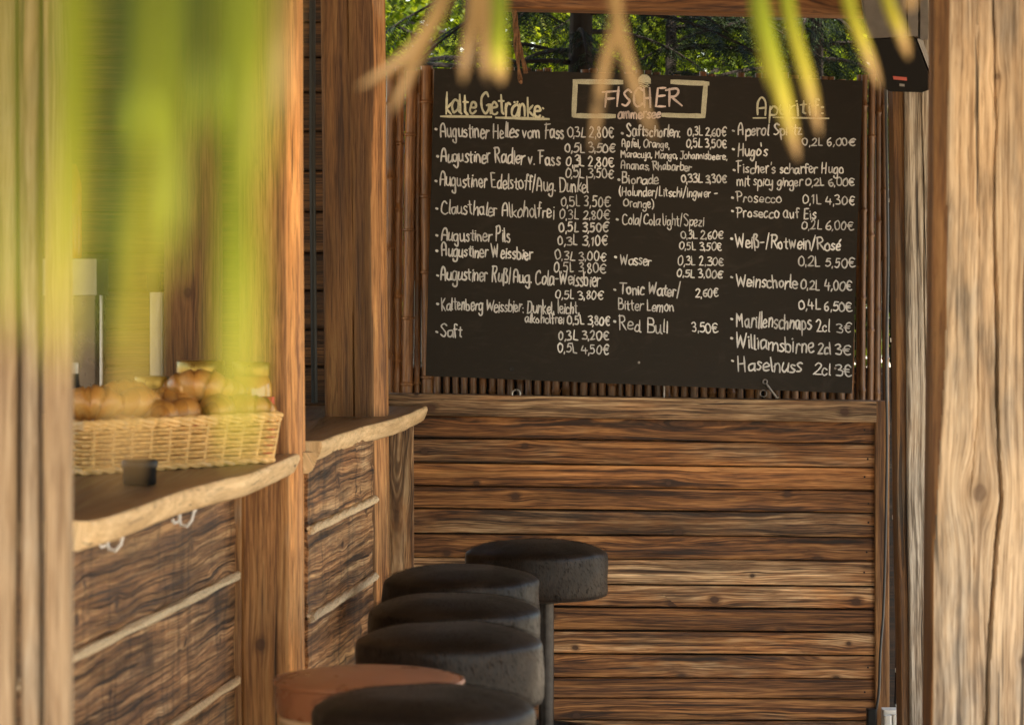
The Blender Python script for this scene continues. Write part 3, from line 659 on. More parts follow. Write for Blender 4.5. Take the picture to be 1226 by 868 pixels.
# ------------------------------------------------------------------ posts
def post(name, label, corners_px, d, depth, mat, tint, wane=None, r=.012, nv=12, nu=90, crack=None, z0=0.0, ztop=2.77, off=None, wtint=None, wmat=False):
    (xl0, xr0), (xl1, xr1) = corners_px             # (left,right) px at bottom row 868 and top row 0
    zb, zt = Z(868, d), Z(0, d)
    def xat(a, c_, z): return X(a + (c_ - a) * (z - zb) / (zt - zb), d)
    cb = (xat(xl0, xl1, z0) + xat(xr0, xr1, z0)) / 2; ct = (xat(xl0, xl1, ztop) + xat(xr0, xr1, ztop)) / 2
    O = Vector((cb, d + depth / 2, z0)); U = Vector((ct, d + depth / 2, ztop)) - O; L = U.length
    W = abs((xr0 + xr1) / 2 - (xl0 + xl1) / 2) / F * d
    sd_ = rng.uniform(0, 99)
    def disp(u, v, w_):
        fr = 1 if w_ > depth * .3 else 0
        dv = .004 * nz(u * 1.6, sd_ + (5 if v > 0 else 0)) * (abs(v) / (W / 2)); dw = .0015 * nz(u * 4, v * 25, sd_)
        if wane:
            side, amt, fn = wane                      # chamfered natural edge on one front corner
            a = fn(u + z0)
            e = (v * side) - (W / 2 - a)
            if e > 0 and w_ > 0: dw -= e * amt
        if crack and w_ > depth * .45:
            for (fn, wid, dep) in crack:
                cv, k = fn(u + z0)
                q = abs(v - cv) / (wid * k + 1e-6)
                if q < 1: dw -= dep * k * (1 - q * q)
        return dv, dw
    tf = None
    if wane and wtint:      # natural edge and side beyond: own wood colour, with lighting painted in per post
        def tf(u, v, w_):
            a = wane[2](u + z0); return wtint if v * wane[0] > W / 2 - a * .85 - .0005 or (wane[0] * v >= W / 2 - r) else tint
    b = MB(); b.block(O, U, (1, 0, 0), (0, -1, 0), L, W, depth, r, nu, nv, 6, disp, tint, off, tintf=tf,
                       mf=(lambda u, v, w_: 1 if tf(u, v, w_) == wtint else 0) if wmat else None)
    return b

wl = lambda a, am, f_, sd_: (lambda z: a + am * nz(z * f_, sd_))
# post between the two counters
pA = thing('timber_post', (X(318, 7.2), 7.28, 0), 'sunlit brown timber post between the near and far counters', 'post')
b = post('p', '', ((288, 363), (284, 356)), 7.2, .17, W_post, (.15, 1.15, .3), (1, .75, wl(.036, .012, 1.5, 3)), nv=40, wtint=(.10, 2.0, .3))  # pale sapwood chamfer, tinted brighter as if lit from the right
b.build('timber', W_post, pA)
b = MB(); b.block((X(281.5, 7.19), 7.24, 0), (0, 0, 1), (1, 0, 0), (0, -1, 0), 1.105, 15 / F * 7.19, .10, .004, 30, 4, 3, wobble(.001, .0012, 2, 8), (.2, 1.0, .3))
b.build('batten', W_post, pA)
# post at the far end by the corner
pB = post('p', '', ((391, 466), (384, 457)), 8.7, .17, W_post, (-.05, .40, .3), (1, .8, wl(.040, .012, 1.6, 8)), nv=44, wtint=(.15, 1.35, .3),  # right chamfer's catch of light painted in along with its paler sapwood
          crack=[(lambda z: (-.005 + .012 * nz(z * 2, 4), max(0, .6 + .8 * nz(z * 1.3, 2))), .003, .010), (lambda z: (.018 + .006 * nz(z * 3, 7), max(0, .9 * nz(z * 1.1, 21))), .0025, .008)])
tag(pB.build('timber_post', W_post, origin=(X(424, 8.7), 8.78, 0)), 'dark brown timber post in the corner left of the chalkboard', 'post')
# post in the left foreground, out of focus, of three weathered timbers
pC = thing('timber_post', (X(40, 4.5), 4.55, 0), 'blurred weathered post in the left foreground', 'post')
for (xa, xb, yo, tn) in ((-60, 18, 0, (.35, .52, 0)), (21, 47, .012, (.5, .55, 0)), (49, 84, 0, (.35, .62, 0))):
    b = post('p', '', ((xa, xb), (xa, xb)), 4.5 + yo, .05, W_pale, tn, None, nv=8, off=(rng.uniform(0, 40), rng.uniform(.02, .06), .03))
    b.build('timber', W_grey if xa == 25 else W_pale, pC)
W_big = wood('big_post_wood', (.27, .165, .085), (.50, .345, .205), (.66, .50, .33), ring=.012, contrast=.55, knots=0., warp=.5, bump=.5, blot=.45, rough=.7, lines=.2, fibre=.75, chkt=.635,
             xk=((8.35 + Z(590, 6.6), .17 - .039, .016), (8.35 + Z(92, 6.6), .17 - .01, .006), (8.35 + Z(790, 6.6), .17 + .055, .005)))
# big bleached post on the right
def pline(pts):        # a line (photo row -> photo column) on the big post's face
    pts = [(Z(y, 6.6), x) for x, y in pts][::-1]
    def f(z):
        for (za, xa), (zb, xb) in zip(pts, pts[1:]):
            if z <= zb: break
        t = (z - za) / (zb - za); x = xa + (xb - xa) * t; cx_ = 1118.5 + (868 - 333 - (CZ - z) * 0) * 0
        cen = (1115 + 1270) / 2 + ((1122 + 1279) / 2 - (1115 + 1270) / 2) * (z - Z(868, 6.6)) / (Z(0, 6.6) - Z(868, 6.6))
        return (x - cen) / F * 6.6 + .0025 * nz(z * 9, 4) + .001 * nz(z * 40, 2)
    return f
l1 = pline([(1189, -40), (1190, 40), (1193, 140), (1190, 250), (1194, 400), (1193, 480), (1197, 560), (1199, 600), (1193, 650), (1188, 720), (1184, 780), (1180, 900)])
l2 = pline([(1170, -40), (1172, 300), (1170, 500), (1162, 590), (1166, 700), (1178, 760), (1176, 900)])
ck1 = lambda z: (l1(z), min(1., max(.25, 1.05 - .55 * abs(z - .95) + .35 * nz(z * 3, 8))))
ck2 = lambda z: (l2(z), max(0, .35 + .8 * nz(z * 1.8, 12.)))
b = post('p', '', ((1115, 1270), (1122, 1279)), 6.6, .14, W_big, (.44, .96, .3), (-1, 1.5, lambda z: .003 + .026 * max(0, min(1, (z - .95) / .45)) + .003 * nz(z * 2, 5)), r=.004, nv=110, nu=260, wtint=(-.3, .62, .3), wmat=True,  # less weathered brown left side, with its shade painted into tint and material
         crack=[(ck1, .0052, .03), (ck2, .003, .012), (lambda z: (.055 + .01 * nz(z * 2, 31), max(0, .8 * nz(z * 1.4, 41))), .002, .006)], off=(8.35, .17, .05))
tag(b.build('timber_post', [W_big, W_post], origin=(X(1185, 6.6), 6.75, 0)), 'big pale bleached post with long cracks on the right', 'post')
# narrow grey cracked post beside the wall end
pE = thing('timber_post', (X(1098, 9.05), 9.12, 0), 'narrow grey cracked post between the plank wall and the big pale post', 'post')
b = post('p', '', ((1092, 1122), (1080, 1118)), 9.05, .14, W_grey, (.6, .82, .3), None, r=.005, nv=40, nu=220,
         crack=[(lambda z: (.012 + .010 * nz(z * 2.2, 9), min(1, max(.2, .8 + .5 * nz(z * 2, 5)))), .0032, .014), (lambda z: (-.008 + .01 * nz(z * 2, 19), max(0, .9 * nz(z * 2, 51))), .0022, .008)])
b.build('timber', W_grey, pE)
b = post('p', '', ((1079, 1093), (1067, 1081)), 9.075, .12, W_post, (.2, .5, .3), None, r=.005, nv=10, nu=120)
b.build('side_timber', W_post, pE)

# ------------------------------------------------------------------ counters
def smoothline(pts, n):
    "resample a list of 3D points with catmull-rom"
    sp = smooth_pts([tuple(p) for p in pts], n); return [Vector(p) for p in sp]
def slab(front, back, th, parent, zt, tint):
    """top slab with a live front edge; front: list of points along the front edge at the top, back: x of the back line"""
    b = MB(); fl = smoothline(front, 14); n_ = len(fl); NB = 14
    vs_, gr, ti, fs, fm = [], [], [], [], []
    etint = (0, 1.1, 0)
    dirn = (fl[-1] - fl[0]).normalized(); side = Vector((dirn.y, -dirn.x, 0))
    prof = [(0, 0), (.004, -.003), (.006, -.012), (.002, -th * .5), (-.006, -th * .85), (-.016, -th)]
    cols = []
    for i, p in enumerate(fl):
        w_ = .004 * nz(p.y * 5, 3) + .0012 * nz(p.y * 13, 7)
        row = []
        for k in range(NB, 0, -1):
            t = k / NB; q = p + Vector((back - p.x, 0, 0)) * t; row.append((q, (p.y, q.x + .3, .03), 0))
        for (o, dz) in prof: row.append((p + side * (o + w_ * (.6 + 6 * abs(dz))) + Vector((0, 0, dz + .0008 * nz(p.y * 8, dz * 20))), (p.y, o * .5 + dz + .2, .05 + .3 * nz(p.y, 2)), 1))
        row.append((Vector((back, p.y, p.z - th)), (p.y, 0, 0), 0)); cols.append(row)
    m = len(cols[0])
    for row in cols:
        for q, g, e_ in row: vs_.append(q); gr.append(g); ti.append(etint if e_ else tint)
    f0 = []; f1 = []
    for i in range(n_ - 1):
        for k in range(m):
            k2 = (k + 1) % m; f = (i * m + k, i * m + k2, (i + 1) * m + k2, (i + 1) * m + k)
            (f1 if NB <= k < NB + len(prof) - 1 else f0).append(f)
    b.add(vs_, f0, gr, ti); b.f += f1; b.fm += [1] * len(f1)
    b.f += [tuple(range(m))[::-1], tuple((n_ - 1) * m + k for k in range(m))]; b.fm += [1, 1]
    bm_ = b.build('countertop', [W_slab, W_edge], parent, angle=50)
    return bm_
def panel(parent, pA_, pB_, zs, tints_):
    "barn boards on a vertical plane from pA_ to pB_ (x,y) stacked between the levels zs, rope in the joints"
    A = Vector((*pA_, 0)); B = Vector((*pB_, 0)); U = (B - A).normalized(); L = (B - A).length; N = Vector((U.y, -U.x, 0))
    b = MB()
    for i, (za, zb) in enumerate(zip(zs, zs[1:])):
        hgt = za - zb - .004
        b.block(A + Vector((0, 0, (za + zb) / 2)), U, (0, 0, 1), N, L, hgt, .04, .008, 80, 12, 2,
                lambda u, v, w_, i=i: (.004 * nz(u * 3, i * 5.) * (abs(v) / .1), .005 * nz(u * 9, v * 26, i * 9.) + .003 * nz(u * 22, v * 60, i)), (*tints_[i], 0), (rng.uniform(0, 40), rng.choice([-1, 1]) * rng.uniform(.14, .22), rng.uniform(.03, .09)))
    bp = b.build('front_panel', W_barn, parent)
    for zj in zs[1:-1]:
        b = MB()
        for s_ in range(3):
            pts = []
            for j in range(120):
                u = L * j / 119; a = u * 95 + s_ * 2.094
                pts.append(A + U * u + Vector((0, 0, zj + .002 * nz(u * 5, zj))) + N * (.026 + .0055 * math.cos(a)) + Vector((0, 0, .0055 * math.sin(a))))
            b.tube(pts, .0062, 6)
        b.build('rope', M_rope, bp)
    return bp
def hook(parent, c):
    b = MB(); c = Vector(c)
    b.tube([c + Vector((0, 0, .03)), c, c + Vector((.004, -.004, -.008)), c + Vector((.016, -.008, -.010)), c + Vector((.026, -.010, .002)), c + Vector((.030, -.012, .018)), c + Vector((.033, -.012, .024))], [.0035, .0035, .0035, .0035, .0032, .003, .0042], 8)
    b.tube([c + Vector((-.001, 0, -.001)), c + Vector((-.010, -.006, -.004)), c + Vector((-.014, -.008, .004))], [.0032, .003, .0036], 8)
    b.build('hook', M_hookw, parent)

Z1 = 1.15; Z2 = 1.17
c1 = thing('bar_counter', (-.7, 6.2, 0), 'near bar counter with live edge top under the bread basket', 'counter')
fe = [PZ(105, 624, Z1), PZ(150, 612, Z1), PZ(215, 588, Z1), PZ(262, 575, Z1), PZ(300, 566, Z1), PZ(335, 552, Z1), PZ(362, 541, Z1), PZ(377, 541.5, Z1)]
slab(fe, -2.0, .05, c1, Z1, (.25, .62, .3))
k1 = 5242.
def planeX(d, k): return (1000 - k / d - 613) / F * d
panel(c1, (planeX(4.7, k1), 4.7), (planeX(7.19, k1), 7.19), [1.12, .868, .625, .40, .2, .02], [(.0, .85), (.30, 1.15), (.3, .95), (.3, .9), (.3, .9)])
hook(c1, PZ(207, 612, Z1 - .05) + Vector((0, .12, -.028))); hook(c1, PZ(118, 640, Z1 - .05) + Vector((0, .12, -.028)))
c2 = thing('bar_counter', (-.5, 8.5, 0), 'far bar counter whose live edge top meets the plank wall', 'counter')
fe2 = [PZ(383, 528, Z2), PZ(398, 522.5, Z2), PZ(415, 517, Z2), PZ(437, 510, Z2), PZ(455, 505.5, Z2), PZ(472, 501, Z2), PZ(490, 495, Z2), PZ(503, 489, Z2), PZ(510, 485.8, Z2)]
slab(fe2, -1.9, .05, c2, Z2, (.35, .72, .3))
k2 = 4682.
panel(c2, (planeX(7.3, k2), 7.3), (planeX(8.33, k2), 8.33), [1.14, .965, .757, .53, .3, .05], [(.30, 1.0), (.22, 1.1), (.28, 1.05), (.5, 1.), (.5, .9)])

# ------------------------------------------------------------------ stools
def stool(label, cx_px, d, rad, ztop, hgt, mat, lean=0., seed=1, kind='hide', colx=0.):
    x = X(cx_px, d); t = thing('bar_stool', (x, d, 0), label, 'bar stool', 'bar stools along the counter')
    b = MB(); dome = .030 if kind == 'hide' else .016
    prof = [(.001, ztop - hgt)]
    prof += [(rad * .93, ztop - hgt), (rad * .975, ztop - hgt + .004), (rad * .992, ztop - hgt + .014)]
    for k in range(1, 8): prof.append((rad * (.992 + .008 * math.sin(k / 8 * math.pi)), ztop - hgt + .014 + (hgt - .028) * k / 8))
    prof += [(rad * .996, ztop - .014), (rad * .988, ztop - .007), (rad * .974, ztop - .002)]
    for k in range(1, 12):
        q = 1 - k / 12; prof.append((rad * .96 * q + .001, ztop + .002 + dome * (1 - (q) ** 2.8)))
    if kind == 'leather':
        prof = [(.001, ztop - hgt), (rad * .97, ztop - hgt), (rad * .99, ztop - hgt + .006), (rad * 1.0, ztop - hgt * .5), (rad * .985, ztop - .014), (rad * .985, ztop - .011), (rad * 1.012, ztop - .009), (rad * 1.024, ztop - .005), (rad * 1.018, ztop), (rad * .995, ztop + .0015), (rad * .98, ztop - .0005), (rad * .96, ztop + .002)]
        for k in range(1, 12):
            q = 1 - k / 12; prof.append((rad * .96 * q + .001, ztop + .003 + dome * (1 - q ** 2.5)))
    def dis(a, r, z):
        amp = .0045 if kind == 'hide' else .0012
        f = amp * nz(math.cos(a) * 2.5 + seed, math.sin(a) * 2.5, z * 14 + seed); f2 = (.0016 if kind == 'hide' else .0004) * nz(math.cos(a) * 11, math.sin(a) * 11 + seed, z * 45)
        wr = (f + f2) * min(1, r / (rad * .5))
        zz_ = (amp * .9 * nz(math.cos(a) * r * 9 + seed, math.sin(a) * r * 9, seed)) if z > ztop - .03 else f * .3
        return Vector((math.cos(a) * wr, math.sin(a) * wr, zz_))
    b.lathe((x, d, 0), prof, 96, dis); b.gr = [(g[0] + seed * 3.1, g[1] + seed, g[2]) for g in b.gr]
    so = b.build('seat', mat, t, angle=60)
    if kind == 'hide':       # short hair lying on the hide
        hb = MB(); hr = random.Random(seed); vs2, fs2, gr2, ti2 = [], [], [], []
        for k in range(8000):
            a = hr.uniform(0, 6.283)
            if hr.random() < .72:
                rr = rad * math.sqrt(hr.random()) * .985; q = rr / rad
                z = ztop + .002 + dome * (1 - q ** 2.8) * .99; dr = Vector((math.cos(a), math.sin(a), -.15)) ; nrm = Vector((math.cos(a) * .2, math.sin(a) * .2, 1))
            else:
                rr = rad * .998; z = ztop - hr.random() * hgt * .95; dr = Vector((-math.sin(a) * .4, math.cos(a) * .4, -1)); nrm = Vector((math.cos(a), math.sin(a), 0))
            p = Vector((x + math.cos(a) * rr, d + math.sin(a) * rr, z)) + dis(a, rr, z)
            dr = (dr + Vector((hr.uniform(-.28, .28), hr.uniform(-.28, .28), hr.uniform(-.2, .2))) + nrm * hr.uniform(.02, .22)).normalized(); ln = hr.uniform(.006, .014)
            sd2 = dr.cross(nrm).normalized() * .0006; tc = (hr.random() ** 4, 1, 0); ti2 += [tc] * 3; i0 = len(vs2)
            vs2 += [p - sd2, p + sd2, p + dr * ln + nrm * .0005]; fs2.append((i0, i0 + 1, i0 + 2)); gr2 += [(p.x - x + seed * 3.1, p.y - d + seed, p.z)] * 3
        hb.add(vs2, fs2, gr2, ti2); hb.build('short_hair', M_hair, so, smooth=False)
    if kind == 'hide':
        b = MB(); b.lathe((x + colx, d, 0), [(.001, .028), (.021, .028), (.021, ztop - hgt - .02), (.07, ztop - hgt - .012), (.07, ztop - hgt - .001), (.001, ztop - hgt - .001)], 24); b.build('column', M_pole, t)
        b = MB(); b.lathe((x, d, 0), [(.001, 0), (.20, 0), (.205, .006), (.2, .014), (.06, .026), (.03, .03), (.001, .03)], 40); b.build('base', M_pole, t)
        b = MB(); b.tube([(x + .15 * math.cos(a), d + .15 * math.sin(a), .30) for a in [2 * math.pi * k / 28 for k in range(28)]], .010, 8, True)
        for a in (0, 2.09, 4.19): b.tube([(x + .02 * math.cos(a), d + .02 * math.sin(a), .30), (x + .15 * math.cos(a), d + .15 * math.sin(a), .30)], .008, 8)
        b.build('footrest', M_pole, t)
    else:
        b = MB(); b.lathe((x, d, 0), [(.001, .0), (rad * .94, .0), (rad * .96, .01)] + [(rad * (.96 + .01 * math.sin(k)), .01 + (ztop - hgt - .02) * k / 14) for k in range(1, 15)] + [(rad * .93, ztop - hgt - .001), (.001, ztop - hgt - .001)], 48)
        b.gr = [(math.atan2(g[1], g[0]) * rad * 1., g[2], .05) for g in b.gr]; b.ti = [(.2, 1.2, 0)] * len(b.ti)
        b.build('barrel', W_edge, t)
    return t
ST = [(642, 8.6, .200, .800, .125, 'bar stool with fur seat farthest back, beside the counter end and plank wall', 0),
      (552, 7.87, .200, .795, .125, 'second farthest fur bar stool, only its top showing above the others', 1),
      (544, 7.11, .200, .800, .125, 'middle fur bar stool between two others, worn light spots on its rim', 2),
      (538.5, 6.53, .200, .797, .135, 'fur bar stool directly behind the brown leather one', 3),
      (507.5, 5.5, .200, .798, .14, 'nearest fur bar stool at the bottom edge of the photo', 5)]
for (px, d, rad, zt, hg, lb, sd_) in ST: stool(lb, px, d, rad, zt, hg, M_hide, seed=sd_ + 1, colx=.028 if sd_ == 0 else 0.)
stool('brown leather bar stool on a pale wooden barrel', 442, 6.0, .182, .783, .066, M_leather, seed=9, kind='leather')

# ------------------------------------------------------------------ bread basket and what stands round it
BK = Vector((X(205, 6.62), 6.72, Z1 + .002)); bl, bw, bh = .56, .30, .105
pR = PZ(332, 554.5, Z1) ; pL = PZ(85, 571, Z1)
ux = (pR - pL).normalized(); uy = Vector((-ux.y, ux.x, 0)); corner = pR + Vector((-.012, .0, .002))
def bkt(s_, t_, z, flare=True):
    "s along the long side from the right corner leftwards (0..bl), t backwards (0..bw)"
    fl = 1 + .10 * (z / bh) if flare else 1
    cs, ct = bl / 2, bw / 2
    return corner - ux * (cs + (s_ - cs) * (1 + .04 * z / bh)) + uy * (ct + (t_ - ct) * fl) + Vector((0, 0, z))
def perim(u):
    "rounded rectangle path, u 0..1"
    Lt = 2 * (bl + bw); q = (u % 1) * Lt
    if q < bl: return q, 0
    q -= bl
    if q < bw: return bl, q
    q -= bw
    if q < bl: return bl - q, bw
    return 0, bw - (q - bl)
bk = thing('bread_basket', corner - ux * bl / 2 + uy * bw / 2, 'rectangular woven wicker basket full of croissants on the near counter', 'basket')
b = MB(); NS = 32
for row in range(9):
    z = .016 + row * .0088; pts = []
    for j in range(NS * 8):
        u = j / (NS * 8); s_, t_ = perim(u); wv = .0088 * math.sin(math.pi * NS * u * 1.0 + math.pi * row); p = bkt(s_, t_, z)
        cc = bkt(bl / 2, bw / 2, z); o = (p - cc); o.z = 0
        nrm = (-uy if t_ == 0 else (-ux if s_ == bl else (uy if t_ == bw else ux)))
        pts.append(p + nrm * wv + Vector((0, 0, .0012 * nz(u * 60, row))))
    b.tube(pts, .0036, 6, True)
b.build('weave', M_wicker, bk)
b = MB()
for j in range(NS * 1):
    u = (j + .0) / NS; s_, t_ = perim(u); b.tube([bkt(s_, t_, .0), bkt(s_, t_, bh * .5), bkt(s_, t_, bh)], .0042, 6)
b.build('stakes', M_wicker, bk)
b = MB()
for z, rr in ((bh, .0075), (bh - .009, .005), (.006, .0075), (.0, .0)):
    if rr == 0: continue
    for ph in (0, math.pi):
        pts = []
        for j in range(220):
            u = j / 220; s_, t_ = perim(u); a = u * 150 + ph; pts.append(bkt(s_, t_, z) + Vector((0, 0, .003 * math.sin(a))) - uy * .003 * math.cos(a))
        b.tube(pts, rr * .75, 6, True)
b.build('rim', M_wicker, bk)
b = MB(); vs_ = [bkt(-0.0, 0, .004), bkt(bl, 0, .004), bkt(bl, bw, .004), bkt(0, bw, .004)]; vs_ += [v + Vector((0, 0, .006)) for v in vs_]
b.add(vs_, [(0, 1, 2, 3), (7, 6, 5, 4), (0, 4, 5, 1), (1, 5, 6, 2), (2, 6, 7, 3), (3, 7, 4, 0)]); b.build('bottom', M_wicker, bk, smooth=False)

def croissant(label, c, yaw, roll, sc, seed):
    b = MB(); NS_ = 110; pts = []; vs_, gr, ti, fs = [], [], [], []; SEG = 18
    for i in range(NS_ + 1):
        t = i / NS_ * 2 - 1; a = t * 1.15; cx, cy = .062 * math.sin(a) / .9, -.05 * (math.cos(a) - 1)
        sym = abs(t)
        base = .034 * (1 - sym ** 1.9) ** .75 + .006 * (1 - sym ** 8)
        dx, dy = math.cos(a), math.sin(a)
        for k in range(SEG):
            an = 2 * math.pi * k / SEG
            seg = (t + 1) / 2 * 6.4 + .38 * math.sin(an * 1.0 + seed) * (1 if t < 0 else -1) + .35 * nz(t * 2, seed); fr = seg - math.floor(seg); f2 = fr if t < 0 else 1 - fr
            r = base * (.86 + .19 * f2 ** .8) * (1 + .10 * nz(t * 3, seed, math.cos(an)))
            if i in (0, NS_): r = .001
            o = math.cos(an) * r; hh = math.sin(an) * r * (.92 if math.sin(an) > 0 else .72)
            vs_.append(Vector((cx - dy * o, cy + dx * o, hh + .024))); gr.append((t + seed, k / SEG, seed)); ti.append((.25 + .55 * f2 + .2 * math.sin(an), 1, 0))
    fs = [(i * SEG + k, i * SEG + (k + 1) % SEG, (i + 1) * SEG + (k + 1) % SEG, (i + 1) * SEG + k) for i in range(NS_) for k in range(SEG)]
    M_ = Matrix.Translation(Vector(c)) @ Matrix.Rotation(R(yaw), 4, 'Z') @ Matrix.Rotation(R(roll), 4, 'X') @ Matrix.Scale(sc, 4)
    b.add([M_ @ v for v in vs_], fs, gr, ti)
    return tag(b.build('croissant', M_crust, origin=c, angle=180), label, 'croissant', 'croissants in the basket')
def in_basket(px, py, t_): 
    d = (pR.y + pL.y) / 2 + .03 + t_ + (px - 205) / 240 * .30
    return P(px, py, d)
CR = [(108, 500, .08, 10, -15, 1.15, 'large golden croissant at the left end of the basket'), (168, 497, .07, 60, -10, 1., 'croissant tilted on end left of the basket middle'),
      (190, 508, .05, 130, -5, .9, 'small pale croissant against the front rim of the basket'), (236, 478, .12, 0, -20, 1.12, 'pale ridged croissant lying on top of the pile'),
      (222, 508, .06, 75, -15, .95, 'brown croissant underneath the pale ridged one'), (258, 504, .09, 110, 0, 1., 'dark croissant right of the basket middle, half hidden by a leaf'),
      (295, 504, .10, 15, -15, 1., 'croissant at the right end of the basket behind the green leaf'), (135, 515, .12, -30, 0, .95, 'croissant under the large golden one at the left end'),
      (275, 520, .16, 40, 0, 1., 'low croissant at the back right of the basket'),
      (150, 486, .17, 20, -10, .95, 'croissant at the back left of the basket near the jam jar'), (205, 492, .17, -25, 5, .9, 'croissant at the back of the basket under the ridged one'),
      (268, 482, .15, 35, -12, .9, 'croissant on top of the pile right of the ridged one')]
for i, (px, py, t_, yw, rl, sc, lb) in enumerate(CR):
    c = in_basket(px, py, t_); croissant(lb, c, yw, rl, sc, i * 2.3)

def jar(label, px, d, rad, z0, hgt, mjam, name='jam_jar', lid=M_gold, lab=True, cat='jar'):
    x = X(px, d); t = thing(name, (x, d, z0), label, cat, 'jars behind the basket')
    b = MB(); b.lathe((x, d, z0), [(.001, 0), (rad * .9, 0), (rad, .006), (rad * 1.0, hgt * .72), (rad * .93, hgt * .82), (rad * .86, hgt * .85), (.001, hgt * .85)], 32); b.build('glass', mjam, t)
    b = MB(); b.lathe((x, d, z0), [(.001, hgt * .852), (rad * .9, hgt * .852), (rad * .92, hgt * .87), (rad * .92, hgt * .985), (rad * .88, hgt), (.001, hgt)], 32); b.build('lid', lid, t)
    if lab:
        b = MB(); b.lathe((x, d, z0), [(rad * 1.006, hgt * .25), (rad * 1.012, hgt * .26), (rad * 1.012, hgt * .62), (rad * 1.006, hgt * .63)], 32); b.f = b.f[:-2]; b.fm = b.fm[:-2]; b.build('paper_label', M_red, t)
jd = 7.25
jar('dark red jam jar with gold lid behind the basket', 182, jd + .02, .045, Z(545, jd), .185, M_jam, lab=False)
jar('honey coloured jar with red label behind the ridged croissant', 240, jd, .062, Z(545, jd), .222, M_honey)
jar('orange jar with gold lid behind the right end of the basket', 303, jd - .02, .055, Z(545, jd), .22, M_honey, lab=True)
b = MB(); cb = pR + ux * .012 + uy * .16; d_ = cb.y
b.block((X(320, 6.98), 6.98, Z1 + .002), (0, 0, 1), (1, 0, 0), (0, -1, 0), .14, .030, .05, .002, 6, 2, 2)
tag(b.build('red_carton', M_red, origin=(X(333, 6.95), 6.95, Z1)), 'slim red carton standing behind the basket\'s right end', 'carton')
# black tin in front of the basket
t = thing('black_tin', PZ(165, 582, Z1), 'small black round tin on the counter in front of the basket', 'tin'); cc = PZ(165, 582, Z1) + Vector((0, .03, .001))
b = MB(); b.lathe(cc, [(.001, 0), (.030, 0), (.033, .003), (.033, .034), (.001, .034)], 32); b.build('tin_body', M_grille, t)
b = MB(); b.lathe(cc, [(.001, .0345), (.035, .0345), (.036, .037), (.036, .046), (.034, .049), (.001, .049)], 32); b.build('lid', M_black, t)

# ------------------------------------------------------------------ bar interior
bw_ = thing('bar_back_wall', (-1.6, 9.75, 0), 'dark horizontal board wall at the back of the bar interior', 'wall')
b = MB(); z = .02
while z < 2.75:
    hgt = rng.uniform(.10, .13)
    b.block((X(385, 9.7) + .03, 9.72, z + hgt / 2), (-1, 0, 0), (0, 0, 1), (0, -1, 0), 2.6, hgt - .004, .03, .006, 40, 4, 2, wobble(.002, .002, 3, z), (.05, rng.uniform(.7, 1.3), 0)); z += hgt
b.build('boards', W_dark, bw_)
b = MB(); b.block((X(385, 9.7) + .03, 9.76, 1.38), (-1, 0, 0), (0, 0, 1), (0, -1, 0), 2.6, 2.7, .02, .003, 4, 2, 2, None, (.1, .3, 0)); b.build('backing', W_dark, bw_)  # unseen board added to stop sky light leaking between the boards
b = post('p', '', ((196, 262), (196, 262)), 8.35, .10, W_post, (.0, .55, .3), None, nv=8, nu=60)
tag(b.build('inner_post', W_post, origin=(X(230, 8.35), 8.4, 0)), 'brown timber post inside the bar behind the green palm leaf', 'post')
b = MB(); b.tube([P(374, 9 - 60, 9.3), P(374, 200, 9.3), P(376.5, 482, 9.3)], .0095, 12)
tag(b.build('drain_pipe', plain('dark_pipe', (.028, .027, .023), .5, 0, .15, 30, spec=.25), origin=P(374, 200, 9.3)), 'thin dark vertical pipe left of the corner post', 'pipe')
# back shelf with steel cabinet, orange bottle and steel tap column
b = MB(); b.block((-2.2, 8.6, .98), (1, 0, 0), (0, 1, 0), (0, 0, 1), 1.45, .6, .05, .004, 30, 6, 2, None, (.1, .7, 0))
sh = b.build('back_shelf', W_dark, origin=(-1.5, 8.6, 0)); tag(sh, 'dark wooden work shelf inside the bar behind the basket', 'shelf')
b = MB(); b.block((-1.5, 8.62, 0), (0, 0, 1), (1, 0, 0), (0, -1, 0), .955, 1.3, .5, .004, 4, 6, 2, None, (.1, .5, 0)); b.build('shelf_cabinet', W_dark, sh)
sc_ = thing('steel_cabinet', (X(80, 8.5), 8.55, 1.006), 'brushed steel appliance at the left behind the foreground post', 'appliance')
zt = Z(310, 8.4)
b = MB(); b.block((X(40, 8.5), 8.55, 1.006), (0, 0, 1), (1, 0, 0), (0, -1, 0), zt - .1 - 1.006, 158 / F * 8.4, .22, .004, 6, 4, 2); b.build('body', plain('smoked_steel', (.16, .12, .09), .3, .7, .1, 30), sc_)
b = MB(); b.block((X(40, 8.5), 8.55, zt - .099), (0, 0, 1), (1, 0, 0), (0, -1, 0), .099, 162 / F * 8.4, .24, .004, 4, 4, 2); b.build('top_panel', M_steel, sc_)
b = MB(); b.block((X(121, 8.42), 8.425, 1.006), (0, 0, 1), (1, 0, 0), (0, -1, 0), zt - .1 - 1.006, 3 / F * 8.4, .02, .001, 4, 2, 2); b.build('edge_strip', M_hookw, sc_)
ob = thing('orange_bottle', (X(88, 8.52), 8.52, zt), 'tall orange glass bottle standing on the steel appliance', 'bottle')
x_, y_ = X(87, 8.52), 8.52
b = MB(); b.lathe((x_, y_, zt + .002), [(.001, 0), (.024, 0), (.026, .005), (.026, .20), (.020, .235), (.011, .26), (.001, .26)], 28); b.build('glass', M_amber, ob)
b = MB(); b.lathe((x_, y_, zt + .002), [(.001, .261), (.013, .261), (.013, .29), (.001, .29)], 20); b.build('cap', M_black, ob)
tp = thing('tap_column', (X(187.5, 8.5), 8.5, 1.006), 'slim brushed steel tap column behind the croissants', 'tap')
